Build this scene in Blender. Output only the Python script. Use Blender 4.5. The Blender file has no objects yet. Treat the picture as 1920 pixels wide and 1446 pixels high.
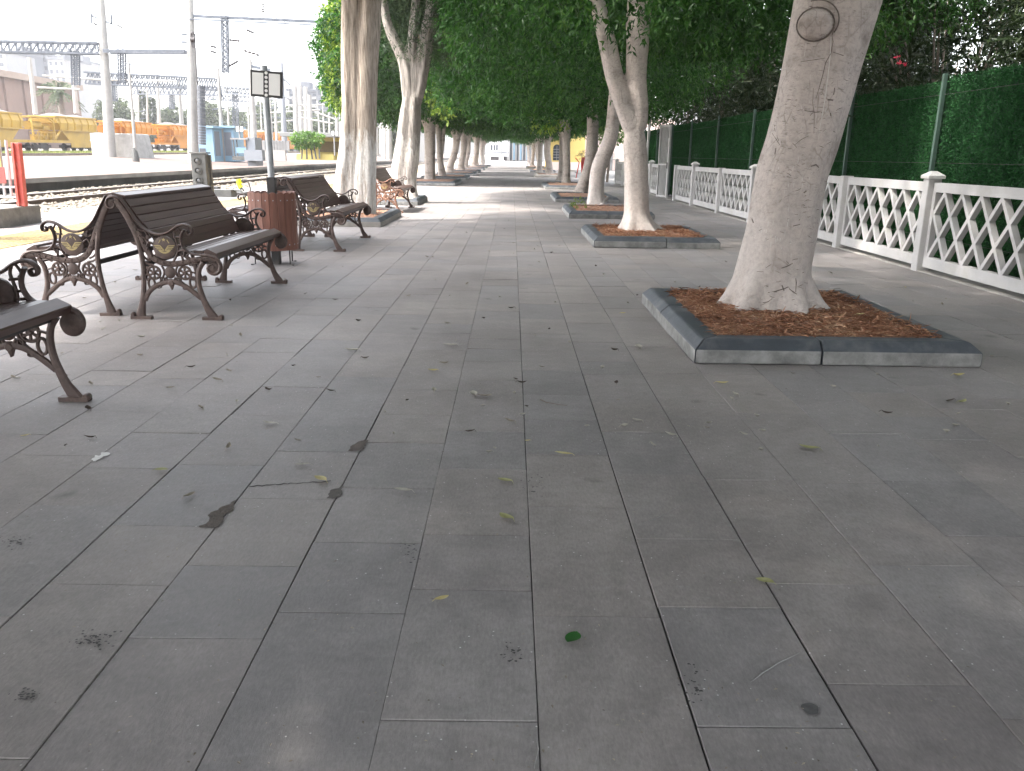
import bpy, math, random
import numpy as np
from mathutils import Vector, Matrix
rad = math.radians
SC = bpy.context.scene
COL = SC.collection

# ---------------------------------------------------------------- camera, sky, sun, exposure
EYE = 1.38
FPX, PITCH, ROLL, YAW = 1536.7, .2746, -.01454, .00363
cp, sp = math.cos(PITCH), math.sin(PITCH)
_F = Vector((math.sin(YAW) * cp, math.cos(YAW) * cp, -sp))
_r = Vector((math.cos(YAW), -math.sin(YAW), 0))
_d = _F.cross(_r)
_R = math.cos(ROLL) * _r + math.sin(ROLL) * _d
_D = -math.sin(ROLL) * _r + math.cos(ROLL) * _d
cam_d = bpy.data.cameras.new("camera")
cam_d.sensor_width = 36.0
cam_d.lens = FPX / 1920 * 36
cam_d.clip_start = .05
cam_d.clip_end = 6000
cam = bpy.data.objects.new("camera", cam_d)
COL.objects.link(cam)
cam.matrix_world = Matrix(((_R.x, -_D.x, -_F.x, 0), (_R.y, -_D.y, -_F.y, 0), (_R.z, -_D.z, -_F.z, EYE), (0, 0, 0, 1)))
SC.camera = cam

SUN_EL, SUN_DIR = 55, Vector((-.93, -.28))        # sun stands to the left, a little behind the photographer
world = bpy.data.worlds.new("World")
SC.world = world
world.use_nodes = True
wn = world.node_tree
sky = wn.nodes.new("ShaderNodeTexSky")
sky.sky_type = 'NISHITA'
sky.sun_disc = False
sky.sun_elevation = rad(SUN_EL)
sky.sun_rotation = math.atan2(SUN_DIR.x, SUN_DIR.y)
sky.air_density = 1.0
sky.dust_density = 4.0
sky.ozone_density = 1.0
hz = wn.nodes.new("ShaderNodeHueSaturation")            # thin white overcast: most of the blue is gone
hz.inputs['Saturation'].default_value = .28
wn.links.new(sky.outputs[0], hz.inputs['Color'])
wn.links.new(hz.outputs[0], wn.nodes['Background'].inputs[0])
wn.nodes['Background'].inputs[1].default_value = .15
sun_d = bpy.data.lights.new("sun", 'SUN')
sun_d.energy = 1.1
sun_d.angle = rad(2.5)
sun_d.color = (1, .94, .86)
sun = bpy.data.objects.new("sun", sun_d)
COL.objects.link(sun)
_s = Vector((SUN_DIR.x, SUN_DIR.y, 0)).normalized() * math.cos(rad(SUN_EL)) + Vector((0, 0, math.sin(rad(SUN_EL))))
sun.rotation_euler = _s.to_track_quat('Z', 'Y').to_euler()
SC.view_settings.view_transform = 'Standard'
SC.view_settings.look = 'None'
SC.view_settings.gamma = 1
SC.view_settings.exposure = 3.15
SC.cycles.max_bounces = 7
SC.cycles.diffuse_bounces = 4
SC.cycles.glossy_bounces = 2
SC.cycles.transmission_bounces = 3
SC.cycles.transparent_max_bounces = 4
SC.cycles.use_denoising = True
SC.cycles.sample_clamp_indirect = 6

# ---------------------------------------------------------------- helpers
def ray(px, py):
    return _R * ((px - 960) / FPX) + _D * ((py - 723) / FPX) + _F
def at(px, py, Y):
    d = ray(px, py)
    return Vector((0, 0, EYE)) + d * (Y / d.y)
def gz(px, py, z=0.0):
    d = ray(px, py)
    return Vector((0, 0, EYE)) + d * ((z - EYE) / d.z)

def tag(o, label=None, cat=None, group=None, kind=None):
    if label: o['label'] = label
    if cat: o['category'] = cat
    if group: o['group'] = group
    if kind: o['kind'] = kind
    return o
def empty(name, loc=(0, 0, 0), rz=0, label=None, cat=None, group=None):
    o = bpy.data.objects.new(name, None)
    o.empty_display_size = .2
    COL.objects.link(o)
    o.location = loc
    o.rotation_euler = (0, 0, rz)
    return tag(o, label, cat, group)
def kids(o):
    return [c for c in bpy.data.objects if c.parent == o]
CHILD = {}
def link(o, parent=None):
    COL.objects.link(o)
    if parent is not None:
        o.parent = parent
        CHILD.setdefault(parent.name, []).append(o)
    return o
def copy_tree(o, loc=None, rot=None, label=None, parent=None, scale=None, group=None):
    c = o.copy()
    link(c, parent)
    if loc is not None: c.location = loc
    if rot is not None: c.rotation_euler = rot
    if scale is not None: c.scale = scale
    if label: c['label'] = label
    if group: c['group'] = group
    for ch in list(CHILD.get(o.name, [])):
        copy_tree(ch, parent=c)
    return c

class MB:
    """collects boxes, bars, tubes and prisms into one mesh"""
    def __init__(s):
        s.v, s.f, s.m = [], [], []
        s.mi = 0
    def add(s, vs, fs):
        b = len(s.v)
        s.v += [tuple(v) for v in vs]
        for f in fs:
            s.f.append([i + b for i in f])
            s.m.append(s.mi)
    def box(s, x0, y0, z0, x1, y1, z1, M=None):
        vs = [Vector(p) for p in ((x0, y0, z0), (x1, y0, z0), (x1, y1, z0), (x0, y1, z0), (x0, y0, z1), (x1, y0, z1), (x1, y1, z1), (x0, y1, z1))]
        if M is not None: vs = [M @ v for v in vs]
        s.add(vs, [(3, 2, 1, 0), (4, 5, 6, 7), (0, 1, 5, 4), (1, 2, 6, 5), (2, 3, 7, 6), (3, 0, 4, 7)])
        return s
    def cbox(s, c, d, M=None):
        return s.box(c[0] - d[0] / 2, c[1] - d[1] / 2, c[2] - d[2] / 2, c[0] + d[0] / 2, c[1] + d[1] / 2, c[2] + d[2] / 2, M)
    def bar(s, a, b, w, h=None, up=(0, 0, 1)):
        h = h or w
        a, b = Vector(a), Vector(b)
        t = (b - a).normalized()
        up = Vector(up)
        if abs(t.dot(up)) > .98: up = Vector((0, 1, 0)) if abs(t.y) < .9 else Vector((1, 0, 0))
        x = t.cross(up).normalized() * (w / 2)
        y = x.cross(t).normalized() * (h / 2)
        vs = [a - x - y, a + x - y, a + x + y, a - x + y, b - x - y, b + x - y, b + x + y, b - x + y]
        s.add(vs, [(3, 2, 1, 0), (4, 5, 6, 7), (0, 1, 5, 4), (1, 2, 6, 5), (2, 3, 7, 6), (3, 0, 4, 7)])
        return s
    def prism(s, poly, axis, a, b):
        """poly: 2-D outline, extruded along axis ('x','y','z') from a to b"""
        n = len(poly)
        def P(p, t):
            return {'x': (t, p[0], p[1]), 'y': (p[0], t, p[1]), 'z': (p[0], p[1], t)}[axis]
        vs = [P(p, a) for p in poly] + [P(p, b) for p in poly]
        fs = [tuple(range(n - 1, -1, -1)), tuple(range(n, 2 * n))] + [(i, (i + 1) % n, n + (i + 1) % n, n + i) for i in range(n)]
        s.add(vs, fs)
        return s
    def tube(s, pts, r, n=8, cap=True, ell=None, ref=None):
        """swept tube; r number or list; ell=(a,b) scales along ref-normal and ref"""
        pts = [Vector(p) for p in pts]
        k = len(pts)
        if not hasattr(r, '__len__'): r = [r] * k
        base = len(s.v)
        prev = None
        vs, fs = [], []
        for i, p in enumerate(pts):
            t = (pts[min(i + 1, k - 1)] - pts[max(i - 1, 0)])
            t = t.normalized() if t.length > 1e-9 else Vector((0, 0, 1))
            if ref is not None:
                y = Vector(ref)
                x = y.cross(t)
                x = x.normalized() if x.length > 1e-6 else Vector((1, 0, 0))
            else:
                if prev is None:
                    u = Vector((0, 0, 1)) if abs(t.z) < .9 else Vector((1, 0, 0))
                    x = u.cross(t).normalized()
                else:
                    x = (prev - t * prev.dot(t))
                    x = x.normalized() if x.length > 1e-6 else Vector((1, 0, 0))
                y = t.cross(x)
                prev = x
            a, b = (r[i], r[i]) if ell is None else (r[i] * ell[0], ell[1])
            for j in range(n):
                q = 2 * math.pi * j / n
                vs.append(p + x * (a * math.cos(q)) + y * (b * math.sin(q)))
        for i in range(k - 1):
            for j in range(n):
                j2 = (j + 1) % n
                fs.append((i * n + j, i * n + j2, (i + 1) * n + j2, (i + 1) * n + j))
        if cap:
            fs.append(tuple(range(n - 1, -1, -1)))
            fs.append(tuple((k - 1) * n + j for j in range(n)))
        s.add(vs, fs)
        return s
    def cyl(s, a, b, r, n=12):
        return s.tube([a, b], r if hasattr(r, '__len__') else [r, r], n)
    def lathe(s, c, prof, n=16, axis='z'):
        vs, fs = [], []
        k = len(prof)
        for (r, z) in prof:
            for j in range(n):
                q = 2 * math.pi * j / n
                p = (r * math.cos(q), r * math.sin(q), z)
                if axis == 'y': p = (p[0], p[2], p[1])
                if axis == 'x': p = (p[2], p[0], p[1])
                vs.append((c[0] + p[0], c[1] + p[1], c[2] + p[2]))
        for i in range(k - 1):
            for j in range(n):
                j2 = (j + 1) % n
                fs.append((i * n + j, i * n + j2, (i + 1) * n + j2, (i + 1) * n + j))
        fs.append(tuple(range(n - 1, -1, -1)))
        fs.append(tuple((k - 1) * n + j for j in range(n)))
        s.add(vs, fs)
        return s
    def build(s, name, mats, parent=None, smooth=None, bevel=0, loc=None):
        me = bpy.data.meshes.new(name)
        me.from_pydata(s.v, [], s.f)
        mats = mats if isinstance(mats, (list, tuple)) else [mats]
        for m in mats: me.materials.append(m)
        if len(mats) > 1:
            me.polygons.foreach_set('material_index', s.m)
        if smooth:
            me.shade_smooth()
            if smooth is not True:
                me.set_sharp_from_angle(angle=rad(smooth))
        me.update()
        o = bpy.data.objects.new(name, me)
        link(o, parent)
        if loc is not None: o.location = loc
        if bevel:
            b = o.modifiers.new('bevel', 'BEVEL')
            b.width = bevel
            b.segments = 2
            b.limit_method = 'ANGLE'
            b.angle_limit = rad(40)
        return o

# ---------------------------------------------------------------- materials
MATS = {}
def nd(nt, typ, **kw):
    n = nt.nodes.new(typ)
    for k, v in kw.items():
        if k in n.inputs: n.inputs[k].default_value = v
        else: setattr(n, k, v)
    return n
def ramp(nt, fac, stops):
    r = nt.nodes.new('ShaderNodeValToRGB')
    e = r.color_ramp.elements
    while len(e) < len(stops): e.new(.5)
    for el, (p, c) in zip(e, stops):
        el.position = p
        el.color = (*c, 1) if len(c) == 3 else c
    nt.links.new(fac, r.inputs[0])
    return r.outputs[0]
def mixc(nt, fac, a, b, mode='MIX'):
    m = nt.nodes.new('ShaderNodeMix')
    m.data_type = 'RGBA'
    m.blend_type = mode
    for s_, i in ((fac, 0), (a, 6), (b, 7)):
        if hasattr(s_, 'links'): nt.links.new(s_, m.inputs[i])
        elif i == 0: m.inputs[0].default_value = s_
        else: m.inputs[i].default_value = (*s_, 1)
    return m.outputs[2]
def coords(nt, which='Object', scale=(1, 1, 1)):
    t = nt.nodes.new('ShaderNodeTexCoord')
    mp = nt.nodes.new('ShaderNodeMapping')
    mp.inputs['Scale'].default_value = scale
    nt.links.new(t.outputs[which], mp.inputs[0])
    return mp.outputs[0]
def noise(nt, vec, scale, detail=4, rough=.55):
    n = nd(nt, 'ShaderNodeTexNoise', Scale=scale, Detail=detail, Roughness=rough)
    if vec is not None: nt.links.new(vec, n.inputs['Vector'])
    return n.outputs['Fac']
def new_mat(name):
    m = bpy.data.materials.new(name)
    m.use_nodes = True
    MATS[name] = m
    return m, m.node_tree, m.node_tree.nodes['Principled BSDF']
def bump(nt, bs, h, strength=.3, dist=.01):
    b = nd(nt, 'ShaderNodeBump', Strength=strength, Distance=dist)
    nt.links.new(h, b.inputs['Height'])
    nt.links.new(b.outputs[0], bs.inputs['Normal'])
def plain(name, c, rough=.6, var=.25, scale=6, dirt=None, metal=0, bmp=0, bscale=60, stretch=(1, 1, 1), dirt_amt=.5, spec=.5):
    """painted / cast / stone surface: two tones of the colour, optional dirt patches and bump"""
    m, nt, bs = new_mat(name)
    v = coords(nt, 'Object', stretch)
    f = noise(nt, v, scale, 6, .6)
    lo = tuple(x * (1 - var) for x in c)
    hi = tuple(min(1, x * (1 + var)) for x in c)
    col = ramp(nt, f, [(.3, lo), (.7, hi)])
    if dirt:
        g = noise(nt, v, scale * .7 + .37, 8, .7)
        fac = ramp(nt, g, [(.48, (0, 0, 0)), (.72, (dirt_amt,) * 3)])
        col = mixc(nt, fac, col, dirt)
    nt.links.new(col, bs.inputs['Base Color'])
    bs.inputs['Roughness'].default_value = rough
    bs.inputs['Metallic'].default_value = metal
    bs.inputs['Specular IOR Level'].default_value = spec
    if bmp:
        bump(nt, bs, noise(nt, v, bscale, 5, .65), bmp)
    return m
def leaf_mat(name, stops, trans=.35, rough=.42, clump=1.3):
    """leaves: colour varies per leaf and per clump; part of the light passes through"""
    m, nt, bs = new_mat(name)
    g = nt.nodes.new('ShaderNodeNewGeometry')
    v = coords(nt, 'Object')
    n = noise(nt, v, clump, 3, .5)
    ad = nd(nt, 'ShaderNodeMath', operation='MULTIPLY_ADD')
    nt.links.new(g.outputs['Random Per Island'], ad.inputs[0])
    ad.inputs[1].default_value = .5
    sc = nd(nt, 'ShaderNodeMath', operation='MULTIPLY_ADD')
    nt.links.new(n, sc.inputs[0])
    sc.inputs[1].default_value = 1.1
    sc.inputs[2].default_value = -.3
    nt.links.new(sc.outputs[0], ad.inputs[2])
    col = ramp(nt, ad.outputs[0], stops)
    nt.links.new(col, bs.inputs['Base Color'])
    bs.inputs['Roughness'].default_value = rough
    bs.inputs['Specular IOR Level'].default_value = .22
    tr = nt.nodes.new('ShaderNodeBsdfTranslucent')
    hs = nd(nt, 'ShaderNodeHueSaturation', Saturation=1.15, Value=1.3)
    nt.links.new(col, hs.inputs['Color'])
    nt.links.new(hs.outputs[0], tr.inputs[0])
    mx = nt.nodes.new('ShaderNodeMixShader')
    mx.inputs[0].default_value = trans
    nt.links.new(bs.outputs[0], mx.inputs[1])
    nt.links.new(tr.outputs[0], mx.inputs[2])
    nt.links.new(mx.outputs[0], nt.nodes['Material Output'].inputs[0])
    return m

def paving_mat():
    m, nt, bs = new_mat('basalt_slab')
    at_ = nt.nodes.new('ShaderNodeAttribute')
    at_.attribute_name = 'slab'
    v = coords(nt)
    big = noise(nt, v, .9, 6, .65)
    mid = noise(nt, v, 7, 8, .75)
    vs = coords(nt, 'Object', (1, .3, 1))
    fine = noise(nt, vs, 110, 5, .8)
    col = mixc(nt, 1.0, at_.outputs['Color'], ramp(nt, big, [(.25, (.74, .73, .73)), (.75, (1.24, 1.24, 1.24))]), 'MULTIPLY')
    col = mixc(nt, 1.0, col, ramp(nt, mid, [(.22, (.70, .69, .69)), (.5, (1, 1, 1)), (.8, (1.32, 1.31, 1.3))]), 'MULTIPLY')
    col = mixc(nt, .8, col, ramp(nt, fine, [(.25, (.70, .70, .70)), (.75, (1.32, 1.32, 1.32))]), 'MULTIPLY')
    # pale scuffs and specks
    sc = noise(nt, coords(nt, 'Object', (1.5, 3.5, 1)), 5, 12, .8)
    col = mixc(nt, ramp(nt, sc, [(.57, (0, 0, 0)), (.74, (.6, .6, .6))]), col, (.31, .305, .30))
    vo = nd(nt, 'ShaderNodeTexVoronoi', Scale=26.0)
    nt.links.new(v, vo.inputs['Vector'])
    sp_ = ramp(nt, vo.outputs['Distance'], [(.045, (.95, .95, .95)), (.085, (0, 0, 0))])
    gate = ramp(nt, noise(nt, v, 2.2, 5, .6), [(.44, (0, 0, 0)), (.56, (1, 1, 1))])
    col = mixc(nt, mixc(nt, 1.0, sp_, gate, 'MULTIPLY'), col, (.62, .61, .59))
    # dark blotches (gum, oil)
    vo2 = nd(nt, 'ShaderNodeTexVoronoi', Scale=1.7)
    wv = nt.nodes.new('ShaderNodeVectorMath')
    wv.operation = 'ADD'
    nz = nd(nt, 'ShaderNodeTexNoise', Scale=9.0, Detail=5.0)
    nt.links.new(v, nz.inputs['Vector'])
    sm = nd(nt, 'ShaderNodeVectorMath', operation='SCALE', Scale=.12)
    nt.links.new(nz.outputs['Color'], sm.inputs[0])
    nt.links.new(v, wv.inputs[0]); nt.links.new(sm.outputs[0], wv.inputs[1])
    nt.links.new(wv.outputs[0], vo2.inputs['Vector'])
    col = mixc(nt, ramp(nt, vo2.outputs['Distance'], [(.03, (.55, .55, .55)), (.10, (0, 0, 0))]), col, (.06, .057, .055))
    nt.links.new(col, bs.inputs['Base Color'])
    nt.links.new(ramp(nt, mid, [(.3, (.5, .5, .5)), (.7, (.72, .72, .72))]), bs.inputs['Roughness'])
    bs.inputs['Specular IOR Level'].default_value = .35
    bump(nt, bs, fine, .25, .004)
    return m

def bark_mat(name, base, dark, wash=None, wash_z=1.4, fissure=False, scale=1.0):
    """bark; wash = whitewash colour up to wash_z with a ragged upper edge"""
    m, nt, bs = new_mat(name)
    v = coords(nt)
    vst = coords(nt, 'Object', (7, 7, .55) if fissure else (1, 1, 1.5))
    n1 = noise(nt, vst, 3.2 if fissure else 2.2, 8, .62)
    n2 = noise(nt, v, 22, 6, .7)
    col = ramp(nt, n1, [(.30, dark), (.46, base), (.75, tuple(x * 1.18 for x in base))])
    col = mixc(nt, .6, col, ramp(nt, n2, [(.28, (.55, .54, .53)), (.5, (1, 1, 1)), (.75, (1.25, 1.25, 1.25))]), 'MULTIPLY')
    if fissure:
        col = mixc(nt, .55, col, ramp(nt, noise(nt, coords(nt, 'Object', (22, 22, 1.3)), 2, 6, .6), [(.36, tuple(x * .5 for x in dark)), (.6, tuple(x * 1.3 for x in base))]))
    else:
        # lenticels, scratches and peeled patches: short dark horizontal marks
        lm = noise(nt, coords(nt, 'Object', (11, 11, 42)), 1.5, 6, .8)
        msk = noise(nt, v, 3.1, 4, .6)
        f = mixc(nt, 1, ramp(nt, lm, [(.56, (0, 0, 0)), (.66, (.9, .9, .9))]), ramp(nt, msk, [(.38, (.12, .12, .12)), (.58, (1, 1, 1))]), 'MULTIPLY')
        col = mixc(nt, f, col, tuple(x * .45 for x in dark))
        cr = nd(nt, 'ShaderNodeTexVoronoi', Scale=9.0, feature='DISTANCE_TO_EDGE')
        nt.links.new(coords(nt, 'Object', (1, 1, .5)), cr.inputs['Vector'])
        f2 = mixc(nt, 1, ramp(nt, cr.outputs['Distance'], [(0, (.8, .8, .8)), (.045, (0, 0, 0))]), ramp(nt, noise(nt, v, 4.3, 4, .6), [(.46, (0, 0, 0)), (.60, (1, 1, 1))]), 'MULTIPLY')
        col = mixc(nt, f2, col, dark)
        dr = noise(nt, coords(nt, 'Object', (26, 26, 3.5)), 1.5, 3, .6)
        f3 = mixc(nt, 1, ramp(nt, dr, [(.68, (0, 0, 0)), (.73, (.9, .9, .9))]), ramp(nt, noise(nt, v, 2.4, 3, .5), [(.55, (0, 0, 0)), (.66, (1, 1, 1))]), 'MULTIPLY')
        col = mixc(nt, f3, col, (.72, .70, .66))
    if wash:
        sx = nt.nodes.new('ShaderNodeSeparateXYZ')
        nt.links.new(v, sx.inputs[0])
        w = noise(nt, coords(nt, 'Object', (5, 5, 1.2) if fissure else (2, 2, 2)), 2.2, 7, .7)
        a = nd(nt, 'ShaderNodeMath', operation='MULTIPLY_ADD')
        nt.links.new(w, a.inputs[0])
        a.inputs[1].default_value = -2.6
        nt.links.new(sx.outputs[2], a.inputs[2])
        hi = wash_z - 1.3
        mr = nd(nt, 'ShaderNodeMapRange')
        nt.links.new(a.outputs[0], mr.inputs[0])
        mr.inputs[1].default_value = hi - .16
        mr.inputs[2].default_value = hi + .16
        mr.inputs[3].default_value = .93
        mr.inputs[4].default_value = 0
        wc = ramp(nt, n2, [(.3, tuple(x * .78 for x in wash)), (.6, wash)])
        thin = ramp(nt, noise(nt, coords(nt, 'Object', (9, 9, 1.1) if fissure else (3, 3, 2)), 2.6, 7, .7), [(.36, (.12, .12, .12)), (.54, (1, 1, 1))])
        col = mixc(nt, mixc(nt, 1, mr.outputs[0], thin, 'MULTIPLY'), col, wc)
    nt.links.new(col, bs.inputs['Base Color'])
    bs.inputs['Roughness'].default_value = .85
    bs.inputs['Specular IOR Level'].default_value = .2
    bump(nt, bs, n1 if fissure else n2, .9 if fissure else .75, .03 if fissure else .02)
    return m

paving_mat()
plain('grout', (.035, .033, .031), .95, .4, 9)
plain('brown_paint', (.076, .044, .037), .42, .25, 5, dirt=(.10, .075, .062), dirt_amt=.35, bmp=.05, spec=.5, stretch=(6, .5, 6))
plain('brown_iron', (.066, .041, .035), .5, .3, 18, dirt=(.15, .105, .085), dirt_amt=.6, bmp=.25, bscale=90)
plain('rust_iron', (.20, .10, .065), .7, .3, 18, dirt=(.30, .2, .15), dirt_amt=.6, bmp=.3, bscale=90)
plain('gold_paint', (.36, .285, .13), .45, .2, 20)
plain('emblem_brown', (.060, .034, .027), .6, .2, 20)
plain('red_wood', (.20, .085, .060), .55, .3, 4, dirt=(.12, .05, .035), bmp=.1, stretch=(8, 8, .6))
plain('dark_metal', (.035, .033, .035), .5, .3, 8, dirt=(.10, .08, .06))
plain('zinc', (.42, .44, .46), .42, .15, 9, metal=.6, dirt=(.25, .24, .23), dirt_amt=.35)
plain('white_paint', (.46, .45, .45), .65, .08, 4, dirt=(.40, .38, .35), dirt_amt=.75, bmp=.12, bscale=45)
plain('old_white', (.60, .59, .57), .8, .15, 4, dirt=(.33, .31, .28), dirt_amt=.8, bmp=.3, bscale=40)
plain('kerb_stone', (.038, .045, .055), .55, .25, 4, dirt=(.15, .15, .15), dirt_amt=.6, bmp=.18, bscale=70)
plain('kerb_pale', (.22, .218, .21), .9, .35, 7, dirt=(.085, .083, .082), dirt_amt=.75, bmp=.4, bscale=60)
plain('kerb_sunned', (.27, .25, .225), .85, .2, 5, dirt=(.17, .16, .15), bmp=.3)  # paler copy of the kerb, sunlight put into its colour
plain('mulch_soil', (.30, .165, .105), .95, .5, 14, dirt=(.16, .08, .05), bmp=.8, bscale=50)
plain('concrete', (.30, .285, .265), .85, .15, 2.5, dirt=(.18, .168, .155), bmp=.25, bscale=30)
plain('old_concrete', (.20, .188, .172), .9, .3, 3.5, dirt=(.09, .082, .075), dirt_amt=.8, bmp=.7, bscale=22)
plain('platform_pink', (.108, .074, .060), .85, .25, .6, dirt=(.075, .063, .057), dirt_amt=.5, bmp=.1, stretch=(1, .25, 1))
plain('platform_face', (.12, .117, .115), .9, .3, 1.1, dirt=(.09, .085, .08))
plain('platform_edge', (.20, .19, .175), .9, .25, 1.1, dirt=(.18, .17, .16), dirt_amt=.7)
plain('apron', (.15, .143, .135), .85, .25, 1.5, dirt=(.10, .095, .09), dirt_amt=.5)
plain('yellow_tile', (.38, .28, .115), .8, .15, 3, dirt=(.19, .155, .105), dirt_amt=.6)
plain('ballast_bed', (.15, .128, .10), .95, .4, 11, dirt=(.09, .075, .06), dirt_amt=.8, bmp=1, bscale=9)
plain('ballast_stone', (.19, .165, .13), .9, .35, 3)
plain('rail_steel', (.12, .085, .07), .6, .3, 4, dirt=(.20, .13, .09))
plain('rail_top', (.34, .33, .33), .35, .2, 4, metal=.7)
plain('yard_dirt', (.17, .15, .12), .95, .3, .35, dirt=(.10, .12, .06), dirt_amt=.8)
plain('far_ground', (.25, .23, .21), .95, .2, .1)

# ---- paving slabs: columns along the alley, measured cross joints near the camera, random further on
W0, X0 = .398, .0835
JOINT = {0: [1155.7, 950, 852, 788, 741, 695, 660, 598], -1: [1352, 1106, 1003, 880, 809, 760, 713, 678],
         -2: [1149, 1018, 915, 830, 778, 731, 688], -3: [1196, 1061, 935, 847, 757, 707, 625],
         1: [1364, 1139, 1011, 890, 810, 755, 702], 2: [1283, 1095, 900, 780, 700], -4: [1421, 1096, 986, 872, 779, 726, 670],
         -5: [948, 878, 812, 738, 695], -6: [854, 710], 3: [1061, 907, 775]}
rng = np.random.default_rng(11)
def pavement():
    V, F, C, MI = [], [], [], []
    tones = [(.218, .199, .194), (.225, .204, .195), (.211, .196, .192), (.228, .207, .197), (.204, .191, .189), (.220, .201, .194)]
    for k in range(-24, 13):
        xa, xb = X0 + W0 * k, X0 + W0 * (k + 1)
        js = []
        if k in JOINT:
            xm = (xa + xb) / 2
            for py in JOINT[k]:
                px = 960
                for _ in range(6):
                    g = gz(px, py)
                    px += (xm - g.x) * FPX / max(g.y, .5) * .9
                js.append(gz(px, py).y)
            js.sort()
            full = [js[0]]
            for a, b in zip(js, js[1:]):
                if b - a < .12: continue
                n = max(1, round((b - a) / .75)) if b - a > 1.1 else 1
                for q in range(1, n + 1): full.append(a + (b - a) * q / n)
            js = full
        else:
            js = [1.3 + rng.random() * .8]
        js.insert(0, js[0] - .82)
        while js[0] > -3: js.insert(0, js[0] - rng.uniform(.35, .85))
        while js[-1] < 215: js.append(js[-1] + (rng.uniform(.32, .8) if js[-1] < 70 else rng.uniform(1.2, 2.4)))
        colx = rng.normal(0, .0006)
        for a, b in zip(js, js[1:]):
            gx, gy = abs(rng.normal(.0006, .0009)) + .0004, abs(rng.normal(.0008, .0009)) + .0005
            if k == 0 or k == 1: gx += .0016
            t = tones[rng.integers(len(tones))]
            s_ = rng.uniform(.95, 1.04)
            c = (t[0] * s_, t[1] * s_, t[2] * s_, 1)
            z = rng.normal(0, .0010)
            tz = rng.normal(0, .0009, 4)
            x0, x1, y0, y1 = xa + gx + colx, xb - gx + colx, a + gy, b - gy
            n = len(V)
            e = .0018
            V += [(x0, y0, -.03), (x1, y0, -.03), (x1, y1, -.03), (x0, y1, -.03),
                  (x0, y0, z + tz[0] - e), (x1, y0, z + tz[1] - e), (x1, y1, z + tz[2] - e), (x0, y1, z + tz[3] - e),
                  (x0 + e, y0 + e, z + tz[0]), (x1 - e, y0 + e, z + tz[1]), (x1 - e, y1 - e, z + tz[2]), (x0 + e, y1 - e, z + tz[3])]
            F += [(n + 8, n + 9, n + 10, n + 11), (n, n + 1, n + 5, n + 4), (n + 1, n + 2, n + 6, n + 5), (n + 2, n + 3, n + 7, n + 6), (n + 3, n, n + 4, n + 7),
                  (n + 4, n + 5, n + 9, n + 8), (n + 5, n + 6, n + 10, n + 9), (n + 6, n + 7, n + 11, n + 10), (n + 7, n + 4, n + 8, n + 11)]
            C += [c] * 12
    me = bpy.data.meshes.new('pavement')
    me.from_pydata(V, [], F)
    ca = me.color_attributes.new('slab', 'FLOAT_COLOR', 'POINT')
    ca.data.foreach_set('color', np.array(C, dtype=np.float32).ravel())
    me.materials.append(MATS['basalt_slab'])
    o = bpy.data.objects.new('pavement', me)
    link(o)
    tag(o, kind='structure')
pavement()
def sheet(name, mat, pts, kind='structure'):
    m = MB()
    m.add(pts, [tuple(range(len(pts)))])
    return tag(m.build(name, MATS[mat]), kind=kind)
tag(MB().box(-9.48, -3.2, -.06, 5.26, 216, -.0075).build('mortar_bed', MATS['grout']), kind='structure')
# strip of rough concrete in front of the lattice fence
fs = MB()
fs.box(5.262, -3, -.06, 5.62, 60, .012)
tag(fs.build('fence_footing', MATS['concrete'], bevel=.006), kind='structure')
# tactile strip
ts = MB()
y = -2.0
while y < 150:
    for q in range(3):
        x0 = -8.24 + q * .36
        ts.box(x0 + .004, y + .004, .002, x0 + .354, y + .356, .007)
        if y < 45:
            for r in range(4):
                xx = x0 + .05 + r * .085
                ts.box(xx, y + .02, .0071, xx + .035, y + .34, .012)
    y += .36
tag(ts.build('tactile_strip', MATS['yellow_tile']), kind='structure')
# platform edge kerb, ballast bed and far sheet
tag(MB().box(-10.35, -3, -.2, -9.482, 216, .006).build('platform_edge', MATS['apron'], bevel=.01), kind='structure')
def grid_sheet(name, mat, xs, ys, zf):
    V = [(x, y, zf(x, y)) for y in ys for x in xs]
    nx = len(xs)
    F = [(j * nx + i, j * nx + i + 1, (j + 1) * nx + i + 1, (j + 1) * nx + i) for j in range(len(ys) - 1) for i in range(nx - 1)]
    m = MB(); m.add(V, F)
    return tag(m.build(name, MATS[mat], smooth=True), kind='structure')
def ballast_z(x, y):
    return -.06 + .09 * math.exp(-((x + 13) / 1.6) ** 2) + random.uniform(-.025, .025)
random.seed(3)
grid_sheet('ballast', 'ballast_bed', [-16.05 + .19 * i for i in range(31)], [-2 + .35 * j for j in range(300)] + [104, 110, 120, 140, 170, 220, 300, 500], ballast_z)
# loose stones
def stones(n, x0, x1, y0, y1, zf, smin, smax, seed):
    r = np.random.default_rng(seed)
    base = np.array([(1, 0, 0), (-1, 0, 0), (0, 1, 0), (0, -1, 0), (0, 0, .8), (0, 0, -.8)], float)
    fc = np.array([(0, 2, 4), (2, 1, 4), (1, 3, 4), (3, 0, 4), (2, 0, 5), (1, 2, 5), (3, 1, 5), (0, 3, 5)])
    xs, ys = r.uniform(x0, x1, n), y0 + (y1 - y0) * r.random(n) ** 1.6
    m = MB()
    for x, y in zip(xs, ys):
        s_ = r.uniform(smin, smax)
        a = r.uniform(0, 6.28)
        p = base * r.uniform(.6, 1.3, (6, 1)) * s_
        ca_, sa_ = math.cos(a), math.sin(a)
        z = zf(x, y)
        m.add([(x + q[0] * ca_ - q[1] * sa_, y + q[0] * sa_ + q[1] * ca_, z + q[2] * .7 + s_ * .2) for q in p], [tuple(f) for f in fc])
    return m
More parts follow.
